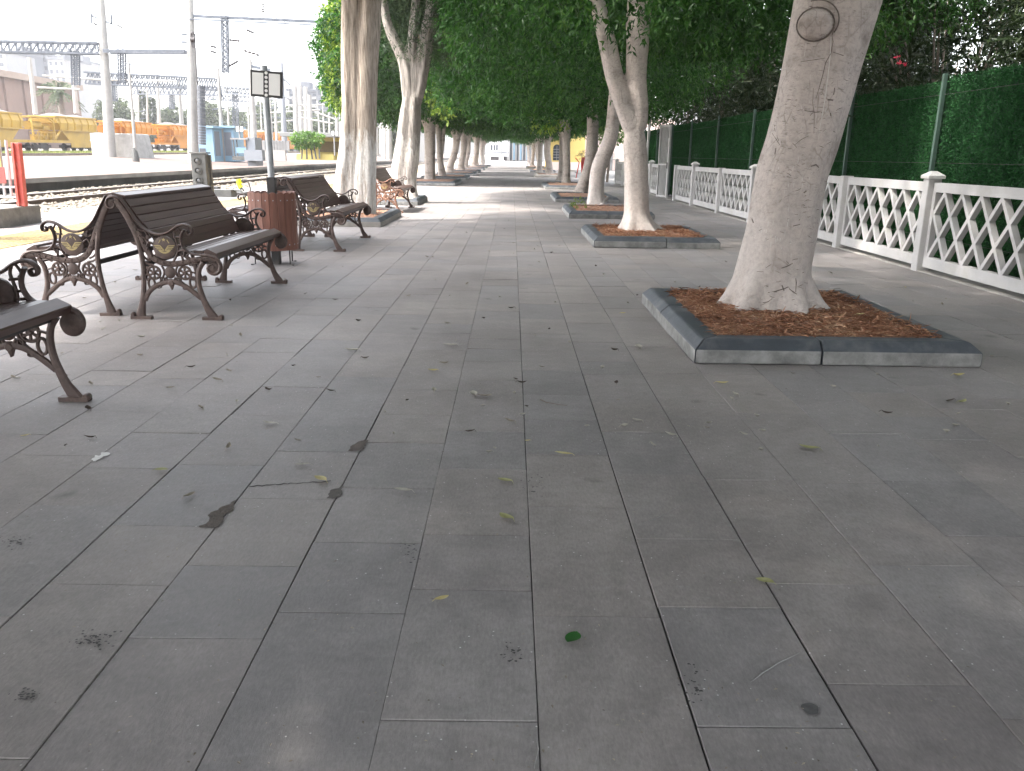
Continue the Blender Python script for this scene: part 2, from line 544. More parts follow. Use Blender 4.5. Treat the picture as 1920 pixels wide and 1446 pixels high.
tag(stones(7000, -15.8, -10.5, 12, 75, ballast_z, .03, .085, 5).build('ballast_stones', MATS['ballast_stone']),
    'loose pale grey stones of the railway ballast between platform edge and island', 'ballast', kind='stuff')
# railway track
def track(xc, y0, y1, zr, label, gauge=1.7):
    t = empty('railway_track', (xc, 0, 0), 0, label, 'track')
    for sx in (-1, 1):
        r = MB()
        x = sx * gauge / 2
        r.prism([(x - .07, zr - .16), (x + .07, zr - .16), (x + .07, zr - .14), (x + .012, zr - .12), (x + .012, zr - .045), (x + .036, zr - .035), (x + .036, zr - .001), (x - .036, zr - .001), (x - .036, zr - .035), (x - .012, zr - .045), (x - .012, zr - .12), (x - .07, zr - .14)], 'y', y0, y1)
        r.mi = 1
        r.box(x - .034, y0, zr - .0009, x + .034, y1, zr + .002)
        r.build('rail', [MATS['rail_steel'], MATS['rail_top']], t)
    s0 = MB().box(-1.35, -.13, zr - .32, 1.35, .13, zr - .165).build('sleeper', MATS['old_concrete'], t, bevel=.02)
    s0.location = (0, 14, 0)
    for i in range(1, 99):
        copy = s0.copy()
        link(copy, t)
        copy.location = (0, 14 + i * .66, 0)
    return t
track(-12.85, -2, 260, .115, 'rusty railway track on pale ballast between the two platforms')
# island platform, yard, far land
def G(x, y):
    if x > -16: return 0
    if x > -26.5: return .4 + .045 * min(10, -16 - x)
    return .82 + .0046 * max(0, min(110, y - 60))
ip = MB()
ip.prism([(-16.30, -.2), (-16.30, .235), (-16.02, .235), (-16.02, .395), (-16.5, .40), (-26, .85), (-26.4, .85), (-26.4, .2)], 'y', -2, 420)
ip.mi = 0
o = ip.build('island_platform', [MATS['platform_pink'], MATS['platform_face'], MATS['platform_edge']])
for p in o.data.polygons:
    n = p.normal
    c = p.center
    if abs(n.x) > .8: p.material_index = 2 if c.z > .25 and c.x > -20 else 1
    elif c.x > -16.6 and n.z > .5: p.material_index = 2
tag(o, kind='structure')
grid_sheet('yard', 'yard_dirt', [-26.3, -30, -36, -44, -52, -60, -80, -120], [-2, 30, 60, 80, 100, 120, 140, 170, 200, 300, 420], lambda x, y: G(x, y) - .005)
sheet('terrain', 'far_ground', [(-3000, -60, -.25), (3000, -60, -.25), (3000, 4000, -.25), (-3000, 4000, -.25)])
sheet('square', 'far_ground', [(-16, 215, -.02), (60, 215, -.02), (60, 420, -.02), (-16, 420, -.02)])
sheet('courtyard', 'apron', [(5.63, -3, -.03), (60, -3, -.03), (60, 214.8, -.03), (5.63, 214.8, -.03)])
for i, (x, lab) in enumerate(((-33, 'railway track in the yard beside the island platform'), (-46, 'railway track under the yellow hopper wagons'))):
    t = empty('railway_track', (x, 0, 0), 0, lab, 'track')
    for sx in (-.85, .85):
        r = MB()
        for y in range(40, 240, 20):
            r.bar((sx, y, G(x, y) + .1), (sx, y + 20, G(x, y + 20) + .1), .09, .16)
        r.build('rail', MATS['rail_steel'], t)
# grass along the yard tracks
def grass(n, x0, x1, y0, y1, seed, h=(.1, .35)):
    r = np.random.default_rng(seed)
    m = MB()
    for _ in range(n):
        x, y = r.uniform(x0, x1), r.uniform(y0, y1)
        z = G(x, y) - .02
        a, hh, w = r.uniform(0, 6.28), r.uniform(*h), .035
        dx, dy = math.cos(a) * w, math.sin(a) * w
        lx, ly = r.normal(0, .1, 2)
        m.add([(x - dx, y - dy, z), (x + dx, y + dy, z), (x + lx, y + ly, z + hh)], [(0, 1, 2)])
    return m
leaf_mat('grass_blade', [(.2, (.10, .13, .035)), (.6, (.17, .20, .06)), (.95, (.30, .28, .13))], .3, .7, .2)
tag(grass(9000, -44.5, -39, 62, 150, 8).build('weeds', MATS['grass_blade']), 'dry weeds and grass growing along the yard track before the wagons', 'grass', kind='stuff')

# ---------------------------------------------------------------- foliage
def leaf_mesh(P, D, L, W, rng, up=.55, fold=.22):
    """one folded leaf per row: P base points, D directions"""
    n = len(P)
    D = D / np.maximum(np.linalg.norm(D, axis=1, keepdims=True), 1e-6)
    N = rng.normal(0, 1, (n, 3)); N[:, 2] += up * 2
    S = np.cross(D, N)
    S /= np.maximum(np.linalg.norm(S, axis=1, keepdims=True), 1e-6)
    U = np.cross(S, D)
    L = L[:, None]; W = W[:, None]
    mid = P + D * L * .48
    a = P
    b = mid + S * W * .5 + U * W * fold
    c = P + D * L - U * L * .08
    d = mid - S * W * .5 + U * W * fold
    V = np.stack([a, b, c, d], 1).reshape(-1, 3)
    i = np.arange(n) * 4
    T = np.stack([np.stack([i, i + 1, i + 2], 1), np.stack([i, i + 2, i + 3], 1)], 1).reshape(-1, 3)
    return V, T
def tri_object(name, V, T, mat, parent=None):
    me = bpy.data.meshes.new(name)
    me.vertices.add(len(V)); me.loops.add(len(T) * 3); me.polygons.add(len(T))
    me.vertices.foreach_set('co', np.asarray(V, np.float32).ravel())
    me.loops.foreach_set('vertex_index', np.asarray(T, np.int32).ravel())
    me.polygons.foreach_set('loop_start', np.arange(0, len(T) * 3, 3, dtype=np.int32))
    me.update(calc_edges=True)
    me.materials.append(mat)
    o = bpy.data.objects.new(name, me)
    link(o, parent)
    return o
def lump(U, rng_seed, amp, freq):
    r = np.random.default_rng(rng_seed)
    s_ = np.zeros(len(U))
    for f, a in ((freq, 1), (freq * 2.1, .55), (freq * 4.3, .3)):
        K = r.normal(0, f, (5, 3)); ph = r.uniform(0, 6.28, 5)
        s_ += a * np.sin(U @ K.T + ph).mean(1)
    return 1 + amp * s_
def crown_points(n, half, p, seed, depth=.16, amp=.22, freq=2.2):
    """points in a lumpy shell of a super-ellipsoid (p = squareness), unit space scaled by half"""
    r = np.random.default_rng(seed)
    U = r.normal(0, 1, (n, 3))
    U /= np.linalg.norm(U, axis=1, keepdims=True)
    rr = (np.abs(U) ** p).sum(1) ** (-1 / p)
    rr *= lump(U, seed + 7, amp, freq)
    s_ = 1 - np.minimum(.6, r.exponential(depth, n))
    return U * (rr * s_)[:, None] * np.array(half), U
def foliage(name, mat, centre, half, n_twigs, per, L, W, seed, p=3.0, droop=.5, depth=.16, amp=.2, freq=2.2, inner=0, zmin=None, twig=.35, parent=None, carve=None):
    r = np.random.default_rng(seed)
    P, U = crown_points(n_twigs, half, p, seed, depth, amp, freq)
    keep = np.ones(len(P), bool)
    if zmin is not None:
        keep &= P[:, 2] > zmin + r.normal(0, .12, len(P))
    if carve is not None: keep &= carve(P)
    P, U = P[keep], U[keep]
    n = len(P)
    A = U * 1.0 + r.normal(0, .55, (n, 3)); A[:, 2] -= droop
    A /= np.linalg.norm(A, axis=1, keepdims=True)
    t = r.uniform(0, 1, (n, per))
    base = P[:, None, :] + A[:, None, :] * (t * twig)[:, :, None]
    D = A[:, None, :] * .55 + r.normal(0, .62, (n, per, 3))
    D[:, :, 2] -= droop * .55
    base = base.reshape(-1, 3); D = D.reshape(-1, 3)
    m = len(base)
    LL = L * r.uniform(.65, 1.25, m); WW = W * r.uniform(.75, 1.2, m)
    if inner:  # oversized inner leaves added so the crown blocks light
        Pi, Ui = crown_points(inner, tuple(h * .80 for h in half), p, seed + 3, .3, amp, freq)
        if zmin is not None: Pi = Pi[Pi[:, 2] > zmin + .12]
        Di = r.normal(0, 1, (len(Pi), 3))
        base = np.concatenate([base, Pi]); D = np.concatenate([D, Di])
        LL = np.concatenate([LL, np.full(len(Pi), L * 2.2)]); WW = np.concatenate([WW, np.full(len(Pi), W * 2.4)])
    V, T = leaf_mesh(base, D, LL, WW, r)
    o = tri_object(name, V + np.array(centre), T, mat, parent)
    return o

def trunk_mesh(mb, pts, radii, n=28, seed=0, lob=0.0, nl=5, flare=None, bumps=.02, sub=6, cap=True):
    """tapered stem along a smooth path; lob = depth of the lengthwise lobes, flare = (height, amount, lobes) for the root flare"""
    r = np.random.default_rng(seed)
    pts = [Vector(p) for p in pts]
    P, Rr = [], []
    k = len(pts)
    for i in range(k - 1):
        p0, p1, p2, p3 = pts[max(i - 1, 0)], pts[i], pts[i + 1], pts[min(i + 2, k - 1)]
        for q in range(sub):
            t = q / sub
            P.append(.5 * ((2 * p1) + (p2 - p0) * t + (2 * p0 - 5 * p1 + 4 * p2 - p3) * t * t + (3 * p1 - p0 - 3 * p2 + p3) * t ** 3))
            Rr.append(radii[i] * (1 - t) + radii[i + 1] * t)
    P.append(pts[-1]); Rr.append(radii[-1])
    ph = r.uniform(0, 6.28, 4)
    vs, fs = [], []
    z0 = P[0].z
    K = r.normal(0, 1, (6, 3)) * np.array([5, 5, 3]); kp = r.uniform(0, 6.28, 6)
    for i, p in enumerate(P):
        t = (P[min(i + 1, len(P) - 1)] - P[max(i - 1, 0)]).normalized()
        x = Vector((1, 0, 0)); x = (x - t * x.dot(t)).normalized(); y = t.cross(x)
        for j in range(n):
            a = 2 * math.pi * j / n
            rr = Rr[i] * (1 + lob * math.sin(nl * a + ph[0] + .5 * i / max(1, sub)) + lob * .5 * math.sin((nl + 2) * a + ph[1]))
            if flare:
                h = max(0, 1 - (p.z - z0) / flare[0])
                rr *= 1 + flare[1] * h * h * (.45 + .95 * max(0, math.sin(flare[2] * a + ph[2] + .6 * math.sin(a))) ** .8 + .25 * math.sin((flare[2] * 2 + 1) * a + ph[3]))
            c = p + x * (rr * math.cos(a)) + y * (rr * math.sin(a))
            b = sum(math.sin(K[q] @ np.array(c) + kp[q]) for q in range(6)) / 6
            c = p + (c - p) * (1 + bumps * b * 2)
            vs.append(c)
    for i in range(len(P) - 1):
        for j in range(n):
            j2 = (j + 1) % n
            fs.append((i * n + j, i * n + j2, (i + 1) * n + j2, (i + 1) * n + j))
    if cap:
        fs.append(tuple((len(P) - 1) * n + j for j in range(n)))
        fs.append(tuple(range(n - 1, -1, -1)))
    mb.add(vs, fs)
    return mb

FIC = [(.10, (.012, .035, .010)), (.40, (.025, .070, .017)), (.68, (.046, .115, .027)), (.92, (.10, .19, .046))]
leaf_mat('ficus_leaf', FIC, .38, .38, 1.1)
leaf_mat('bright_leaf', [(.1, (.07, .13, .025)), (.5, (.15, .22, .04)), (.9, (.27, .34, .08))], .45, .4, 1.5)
leaf_mat('oleander_leaf', [(.1, (.009, .018, .007)), (.5, (.020, .036, .013)), (.9, (.05, .066, .028))], .2, .4, 1.1)
leaf_mat('cypress_leaf', [(.1, (.030, .048, .028)), (.5, (.055, .085, .045)), (.9, (.10, .135, .07))], .2, .7, 1.5)
leaf_mat('far_leaf', [(.1, (.05, .066, .04)), (.5, (.085, .105, .062)), (.9, (.13, .15, .09))], .2, .8, .3)
bark_mat('ficus_bark', (.50, .44, .405), (.28, .235, .21), (.53, .475, .443), 1.0)
bark_mat('ficus_bark_bare', (.34, .30, .27), (.15, .13, .115))
bark_mat('cypress_bark', (.40, .34, .285), (.20, .155, .125), (.78, .76, .72), 1.55, True)
bark_mat('grey_bark', (.27, .245, .22), (.13, .115, .105), (.62, .585, .54), 1.5, True)
plain('twig_bark', (.16, .13, .105), .9, .3, 12)

# ---- planters (raised tree boxes)
def planter(xc, yc, w, d, h, label, mats=('kerb_stone', 'kerb_pale'), mulch=0, seed=0, kt=.20):
    t = empty('tree_planter', (xc, yc, 0), 0, label, 'planter', 'raised kerb boxes round the alley trees')
    r = random.Random(seed)
    x0, x1, y0, y1 = -w / 2, w / 2, -d / 2, d / 2
    g = .004
    def stone(a, b, inward):
        # a->b outer bottom edge; chamfered kerb stone with mitred ends
        a, b = Vector((*a, 0)), Vector((*b, 0))
        i = Vector((*inward, 0))
        t_ = (b - a).normalized()
        m = MB()
        prof = [(0, 0), (0, h * .60), (kt * .34, h), (kt, h), (kt, 0)]
        vs = []
        for e, sg in ((a, 1), (b, -1)):
            for (q, z) in prof:
                mit = q if (e - a).length < 1e-6 and a_m or (e - b).length < 1e-6 and b_m else 0
                p = e + i * q + t_ * sg * (mit + g)
                vs.append((p.x, p.y, z + dz))
        n = 5
        fs = [tuple(range(n - 1, -1, -1)), tuple(range(n, 2 * n))]
        m.add(vs, fs)
        for q in range(n):
            q2 = (q + 1) % n
            m.mi = 1 if q == 0 else 0
            m.f.append([q, q2, n + q2, n + q]); m.m.append(m.mi)
        o_ = m.build('kerb_stone', [MATS[mats[0]], MATS[mats[1]]], t, bevel=.013)
    for side in range(4):
        A, B, inw = [((x0, y0), (x1, y0), (0, 1)), ((x1, y0), (x1, y1), (-1, 0)), ((x1, y1), (x0, y1), (0, -1)), ((x0, y1), (x0, y0), (1, 0))][side]
        f = r.uniform(.42, .58)
        mid = (A[0] + (B[0] - A[0]) * f, A[1] + (B[1] - A[1]) * f)
        for (a, b, a_m, b_m) in ((A, mid, True, False), (mid, B, False, True)):
            dz = r.uniform(-.004, .004)
            stone(a, b, inw)
    # soil mound
    nx = 14
    V = []
    rs = np.random.default_rng(seed)
    for j in range(nx + 1):
        for i in range(nx + 1):
            x = x0 + kt * .8 + (w - kt * 1.6) * i / nx
            yv = y0 + kt * .8 + (d - kt * 1.6) * j / nx
            e = min(i, j, nx - i, nx - j) / nx
            V.append((x, yv, h * .72 + .05 * min(1, e * 5) + rs.normal(0, .006)))
    F = [(j * (nx + 1) + i, j * (nx + 1) + i + 1, (j + 1) * (nx + 1) + i + 1, (j + 1) * (nx + 1) + i) for j in range(nx) for i in range(nx)]
    m = MB(); m.add(V, F)
    m.build('soil', MATS['mulch_soil'], t, smooth=True)
    if mulch:
        n = mulch
        P = np.stack([rs.uniform(x0 + kt, x1 - kt, n), rs.uniform(y0 + kt, y1 - kt, n), h * .72 + .05 + rs.uniform(-.004, .02, n)], 1)
        D = np.stack([rs.normal(0, 1, n), rs.normal(0, 1, n), rs.normal(0, .16, n)], 1)
        V, T = leaf_mesh(P, D, rs.uniform(.025, .10, n), rs.uniform(.005, .013, n), rs, up=2)
        c = tri_object('bark_chips', V, T, MATS['chip'], t)
        c['kind'] = 'stuff'
    return t
leaf_mat('chip', [(.1, (.13, .06, .036)), (.5, (.38, .19, .115)), (.8, (.52, .32, .20)), (.98, (.62, .48, .34))], 0, .9, 4)
planter(2.28, 6.72, 2.00, 2.42, .165, 'dark grey kerb box of brown bark mulch round the thick leaning trunk', mulch=9000, seed=1)
planter(2.28, 14.15, 1.98, 2.5, .165, 'grey kerb box of bark mulch round the forked trunk', mulch=4500, seed=2)
planter(2.28, 20.3, 1.95, 2.7, .17, 'grey kerb box with a weed in its corner round the bent trunk', mulch=900, seed=3)
planter(2.3, 27.2, 1.95, 3.4, .17, 'grey kerb box third behind the forked tree on the fence side', seed=4)
planter(2.4, 37.5, 2.0, 4.5, .17, 'grey kerb box before the sunlit strip across the alley', seed=5)
planter(2.55, 56.5, 2.1, 4.5, .18, 'pale sunlit kerb box further along the fence side', ('kerb_sunned', 'kerb_sunned'), seed=6)
planter(2.55, 72, 2.1, 4.5, .2, 'small distant kerb box of the fence side, before the last ones', seed=7)
planter(2.6, 92, 2.2, 5, .2, 'farthest kerb box seen on the fence side', seed=8)
planter(-3.55, 17.5, 2.1, 3.0, .17, 'kerb box in part sunlight round the twin cypress trunk', ('kerb_stone', 'kerb_sunned'), mulch=700, seed=9)
planter(-3.6, 24.2, 2.1, 2.6, .17, 'kerb box round the twisted grey trunk behind the rusty bench', seed=10)
planter(-3.8, 40.2, 2.55, 5.2, .18, 'grey kerb box nearest beyond the benches on the track side', seed=11)
for i, yy in enumerate((48.5, 58, 66.5, 76, 86, 98)):
    planter(-3.75, yy, 2.5, 4.6, .19, ['low grey kerb box, second beyond the benches on the track side', 'low grey kerb box, third beyond the benches on the track side', 'low grey kerb box, fourth beyond the benches on the track side', 'low grey kerb box, fifth beyond the benches on the track side', 'low grey kerb box, sixth beyond the benches on the track side', 'low grey kerb box, farthest seen on the track side'][i], seed=12 + i)

# ---- trees
def tree(name, base, stems, mat, label, seed, group=None, cat='tree', n=28, lob=.03, flare=(.5, .45, 5), bumps=.02, blend=0):
    """stems: list of (points, radii); points relative to base"""
    t = empty(name, base, 0, label, cat, group)
    m = MB()
    for q, (pts, rr) in enumerate(stems):
        trunk_mesh(m, pts, rr, n if q == 0 else max(12, n - 6), seed + q, lob, 5, flare if q == 0 else None, bumps)
    o = m.build('trunk', MATS[mat], t, smooth=True)
    if blend:
        rm = o.modifiers.new('union', 'REMESH')
        rm.mode = 'VOXEL'; rm.voxel_size = blend; rm.use_smooth_shade = True
        sm_ = o.modifiers.new('soften', 'SMOOTH')
        sm_.factor = .5; sm_.iterations = 3
    return t, o
B1 = Vector((2.24, 7.0, .12))
def rel(base, *pp):
    return [tuple(at(px, py, base.y) - base) for px, py in pp]
GR, GL = 'trees along the fence side of the alley', 'trees along the track side of the alley'
plain('crease', (.14, .115, .10), .95, .4, 30)
plain('drip_white', (.62, .60, .57), .8, .1, 30)
# T1: thick trunk in the nearest box, leaning right, big pruning knot
p1 = rel(B1, (1441, 585), (1447, 530), (1454, 490), (1467, 430), (1484, 330), (1502, 270), (1520, 200), (1540, 115), (1570, -10), (1600, -150), (1620, -280))
p1[0] = (0, 0, -.08)
t1, t1o = tree('ficus_tree', B1, [(p1, [.335, .315, .30, .288, .287, .288, .293, .305, .33, .30, .26]),
    ([(.30, 0, 2.35), (.05, .2, 3.1), (-.6, .5, 3.9), (-1.3, 1.0, 4.6)], [.17, .15, .12, .07]),
    ([(-.10, -.12, .36), (-.27, -.26, .08), (-.42, -.38, -.08)], [.15, .09, .05]), ([(.08, -.14, .34), (.13, -.34, .06), (.20, -.50, -.09)], [.14, .08, .05]), ([(.12, -.04, .36), (.31, -.16, .07), (.50, -.24, -.07)], [.15, .10, .06]), ([(-.12, .02, .38), (-.33, .0, .08), (-.50, .02, -.08)], [.15, .09, .05]),
    ([(.40, 0, 2.9), (.9, .3, 3.6), (1.6, .8, 4.4), (2.0, 1.2, 5.2)], [.18, .15, .11, .06])],
    'ficus_bark', 'thick pale trunk leaning to the fence with a round pruning knot', 21, GR, n=44, flare=(.42, .42, 6), bumps=.018, blend=.02)
# pruning knot: a ring of callus round a bulging disc
kc = at(1529, 46, 6.70) - B1
kb = MB()
ax = (Vector((0, 0, EYE)) - (kc + B1)).normalized()
q_ = ax.to_track_quat('Z', 'Y').to_matrix().to_4x4()
Mk = Matrix.Translation(kc) @ q_
ring = [Mk @ Vector((.135 * math.cos(a), .118 * math.sin(a), -.012)) for a in [i * 2 * math.pi / 24 for i in range(25)]]
kr = MB()
kr.tube(ring, .006, 8, cap=False)
kr.tube([Mk @ Vector((.165 * math.cos(a), .150 * math.sin(a) + .02, -.045)) for a in [math.pi * (-.18 + .78 * i / 14) for i in range(15)]], .005, 6)
prof = [(0.128, -.09), (.122, -.01), (.10, .025), (.06, .042), (.015, .046)]
vs, fs_ = [], []
for (rr, z) in prof:
    for j in range(24):
        a = 2 * math.pi * j / 24
        dent = -.022 * math.exp(-((rr * math.cos(a) - .01 - .25 * rr * math.sin(a)) / .022) ** 2)
        vs.append(Mk @ Vector((rr * math.cos(a), .88 * rr * math.sin(a), z + dent)))
for i in range(len(prof) - 1):
    for j in range(24):
        fs_.append((i * 24 + j, i * 24 + (j + 1) % 24, (i + 1) * 24 + (j + 1) % 24, (i + 1) * 24 + j))
fs_.append(tuple(4 * 24 + j for j in range(24)))
kb.add(vs, fs_)
kn = kb.build('knot', MATS['ficus_bark'], t1, smooth=True)
kr.build('callus_crease', MATS['crease'], kn, smooth=True)
# scars, creases and old paint drips on the thick trunk, laid on its surface
from mathutils.bvhtree import BVHTree
bpy.context.view_layer.update()
_ev = t1o.evaluated_get(bpy.context.evaluated_depsgraph_get()).to_mesh()
bv = BVHTree.FromPolygons([v.co.copy() for v in _ev.vertices], [tuple(p.vertices) for p in _ev.polygons])
def on_trunk(px, py, lift):
    o_ = Vector((0, 0, EYE)) - B1
    h = bv.ray_cast(o_, ray(px, py).normalized())
    return None if h[0] is None else h[0] + h[1] * lift
def marks(name, mat, lines, lift):
    mm_ = MB()
    for pts, r_ in lines:
        P = [on_trunk(x, y, lift) for x, y in pts]
        P = [p for p in P if p is not None]
        if len(P) > 1:
            k_ = len(P)
            mm_.tube(P, [r_ * (.35 + .65 * math.sin(math.pi * (i + .5) / k_)) for i in range(k_)], 5)
    o_ = mm_.build(name, MATS[mat], t1)
    o_['kind'] = 'stuff'
rk = random.Random(8)
dark = [([(1518, 12), (1540, 18), (1556, 32), (1564, 52), (1560, 66)], .006), ([(1560, 66), (1562, 78), (1558, 100), (1548, 118), (1543, 140), (1536, 165), (1530, 185)], .0035),
        ([(1562, 98), (1580, 104), (1606, 109)], .004), ([(1502, 116), (1515, 114), (1530, 112), (1547, 109)], .003), ([(1472, 196), (1490, 199), (1512, 208), (1530, 211), (1560, 210)], .003),
        ([(1445, 222), (1452, 240), (1460, 264)], .003), ([(1448, 250), (1456, 262), (1462, 272)], .003), ([(1452, 235), (1466, 268)], .003), ([(1460, 280), (1480, 279), (1510, 277)], .0025),
        ([(1490, 272), (1502, 262), (1516, 255)], .0025), ([(1525, 165), (1524, 195), (1527, 215), (1526, 250)], .0022), ([(1465, 503), (1475, 500), (1486, 494)], .005), ([(1440, 549), (1456, 546), (1472, 541), (1478, 538)], .005),
        ([(1466, 535), (1470, 545)], .006), ([(1480, 542), (1488, 548), (1494, 552)], .005), ([(1492, 522), (1493, 530), (1492, 548)], .004), ([(1430, 568), (1440, 566), (1448, 560)], .004), ([(1487, 424), (1500, 421)], .004),
        ([(1565, 165), (1563, 178)], .005), ([(1552, 187), (1562, 188)], .008), ([(1557, 212), (1558, 218)], .006), ([(1520, 312), (1530, 309), (1535, 314)], .007), ([(1507, 362), (1512, 358)], .007), ([(1410, 410), (1413, 418)], .006), ([(1455, 278), (1453, 290)], .005)]
for _ in range(95):
    y_ = rk.uniform(150, 580)
    xc_ = 1572 - (y_ ** .93) * .33 + rk.uniform(-62, 52)
    a_ = rk.gauss(0, .35); l_ = rk.uniform(3, 13)
    dark.append(([(xc_ - l_ * math.cos(a_) / 2, y_ - l_ * math.sin(a_) / 2), (xc_, y_ + rk.uniform(-1, 1)), (xc_ + l_ * math.cos(a_) / 2, y_ + l_ * math.sin(a_) / 2)], rk.uniform(.0010, .0028)))
marks('bark_scars', 'crease', dark, .0005)
drip = [([(1558, 70), (1557, 100), (1553, 140), (1548, 180), (1542, 215), (1536, 246)], .0035)]
for _ in range(46):
    y_ = rk.choice((rk.gauss(205, 18), rk.gauss(305, 26), rk.gauss(340, 15), rk.gauss(410, 20), rk.gauss(455, 14)))
    xc_ = 1572 - (max(y_, 1) ** .93) * .33 + rk.gauss(-12, 20)
    l_ = rk.uniform(3, 11)
    drip.append(([(xc_, y_ - l_ / 2), (xc_ - .5, y_), (xc_ - 1, y_ + l_ / 2)], rk.uniform(.0012, .003)))
marks('paint_drips', 'drip_white', drip, .0005)
# crown: overhead, above the frame, enlarged over the alley to shade the near paving
foliage('crown', MATS['ficus_leaf'], (.2, -.8, 4.9), (4.4, 5.0, 2.1), 5200, 9, .12, .052, 31, 3, .45, .14, .22, 2.0, 8000, -1.55, .32, t1)

# T2: forked trunk
B2 = Vector((2.2, 14.35, .12))
lo2 = rel(B2, (1195, 445), (1195, 425), (1194, 395), (1193, 330), (1190, 270), (1190, 225))
lo2[0] = (0, 0, -.08)
l2 = rel(B2, (1186, 240), (1172, 205), (1153, 145), (1140, 85), (1128, 40), (1112, -30), (1095, -90))
r2 = rel(B2, (1196, 240), (1200, 205), (1194, 145), (1196, 85), (1197, 40), (1203, -30), (1206, -90))
t2, _ = tree('ficus_tree', B2, [(lo2, [.27, .25, .215, .20, .20, .11]), (l2, [.16, .145, .15, .145, .13, .12, .10]), (r2, [.15, .14, .165, .185, .20, .2, .17])],
    'ficus_bark', 'pale trunk forking into two stems in the second box by the fence', 41, GR, n=32, flare=(.5, .75, 5), blend=.025)
foliage('crown', MATS['ficus_leaf'], (.9, .4, 4.9), (3.9, 3.0, 2.0), 7500, 9, .105, .04, 42, 3, .8, .12, .20, 2.3, 7000, -1.72, .42, t2)
# T3 bent, T4, T5
B3 = Vector((2.3, 22.4, .12))
s3 = rel(B3, (1117, 396), (1117, 380), (1118, 350), (1122, 318), (1130, 296), (1140, 272), (1147, 245), (1151, 205), (1154, 160), (1158, 100))
s3[0] = (0, 0, -.05)
t3, _ = tree('ficus_tree', B3, [(s3, [.22, .20, .20, .20, .20, .19, .18, .17, .16, .13])], 'ficus_bark', 'bent trunk curving towards the fence, right behind the forked tree', 51, GR, n=24)
foliage('crown', MATS['ficus_leaf'], (-.1, .3, 4.9), (3.5, 3.4, 2.4), 6800, 9, .115, .042, 52, 3, .7, .12, .18, 2.3, 2200, -2.05, .42, t3)
B4 = Vector((2.62, 29, .1))
s4 = rel(B4, (1091, 370), (1094, 350), (1102, 325), (1109, 290), (1111, 260), (1112, 205), (1110, 180))
t4, _ = tree('ficus_tree', B4, [(s4, [.27, .22, .2, .19, .19, .2, .18]), (rel(B4, (1110, 190), (1098, 175), (1085, 158)), [.12, .1, .07]), (rel(B4, (1112, 190), (1122, 170), (1130, 150)), [.14, .11, .08])], 'ficus_bark_bare', 'straight trunk with a wide foot beside the bent one', 61, GR, n=20)
CROWN = foliage('crown', MATS['ficus_leaf'], (-.3, .2, 5.1), (3.4, 4.0, 2.6), 4000, 8, .17, .066, 62, 3.4, .5, .12, .16, 2.4, 1800, -2.38, .42, t4)
CROWN.scale = (1.35, 1.05, 1.0); CROWN.location = (-.45, 0, 0)
B5 = Vector((2.62, 39.2, .1))
s5 = rel(B5, (1062, 349), (1062, 330), (1062, 300), (1061, 260), (1060, 225), (1060, 200))
t5, _ = tree('ficus_tree', B5, [(s5, [.2, .18, .18, .2, .24, .22]), (rel(B5, (1063, 232), (1076, 215), (1090, 200)), [.13, .11, .09]), (rel(B5, (1058, 235), (1050, 215), (1044, 195)), [.12, .1, .08])], 'ficus_bark_bare', 'slim straight trunk in front of the yellow house', 71, GR, n=18)
def crown_copy(parent, src, scale=(1, 1, 1), rz=0, loc=(0, 0, 0)):
    c = src.copy()
    link(c, parent)
    c.location = loc; c.scale = scale; c.rotation_euler = (0, 0, rz)
    return c
crown_copy(t5, CROWN, (1.25, 1.2, 1.02), math.pi, (-.5, 0, 0))
# generic alley trees further on
def alley_tree(x, y, label, group, seed, src, lean=0, z0=2.5, fork=True, sc=(.95, 1.0, 1.0), rz=0, r0=.24, bm='ficus_bark_bare', cz=0, cx=0):
    r = random.Random(seed)
    a = r.uniform(-.15, .15)
    st = [([(0, 0, -.05), (lean * .2, 0, .6), (lean * .6 + a, 0, 1.5), (lean + a * .5, 0, z0), (lean * 1.2, .1, z0 + 1)], [r0, r0 * .8, r0 * .74, r0 * .85, r0 * .6])]
    for s_ in (-1, 1):
        st.append(([(lean * .8 + a * .6, 0, z0 - .5), (lean + s_ * .25, .05, z0 - .05), (lean + s_ * (.6 + r.random() * .3), .1, z0 + .7)], [r0 * .55, r0 * .5, r0 * .4]))
    t, _ = tree('ficus_tree', (x, y, .1), st, bm, label, seed, group, n=14)
    crown_copy(t, src, sc, rz, (cx, 0, cz))
    return t
FARR = 'distant trees at the end of the fence side row'
FARL = 'distant trees at the end of the track side row'
alley_tree(2.75, 46.5, 'grey trunk with a leafy bright sprig, next beyond the slim one by the yellow house', GR, 81, CROWN, .0, 2.6, rz=.3, r0=.26)
alley_tree(2.5, 57, 'forked trunk standing in the sunlit kerb box', GR, 82, CROWN, -.1, 2.6, rz=2.0, r0=.28)
alley_tree(2.1, 65, 'grey trunk just beyond the sunlit kerb box', GR, 83, CROWN, .05, 2.6, rz=3.3)
for i, (x, y) in enumerate(((2.3, 74), (2.7, 84), (2.2, 95), (2.6, 108), (2.4, 122))):
    alley_tree(x, y, 'one of the last thin trunks of the fence side row before the train', FARR, 90 + i, CROWN, random.Random(i).uniform(-.3, .3), 2.8, sc=(.85, .8, 1.0), rz=1.1 * i, r0=.26, cz=.25)
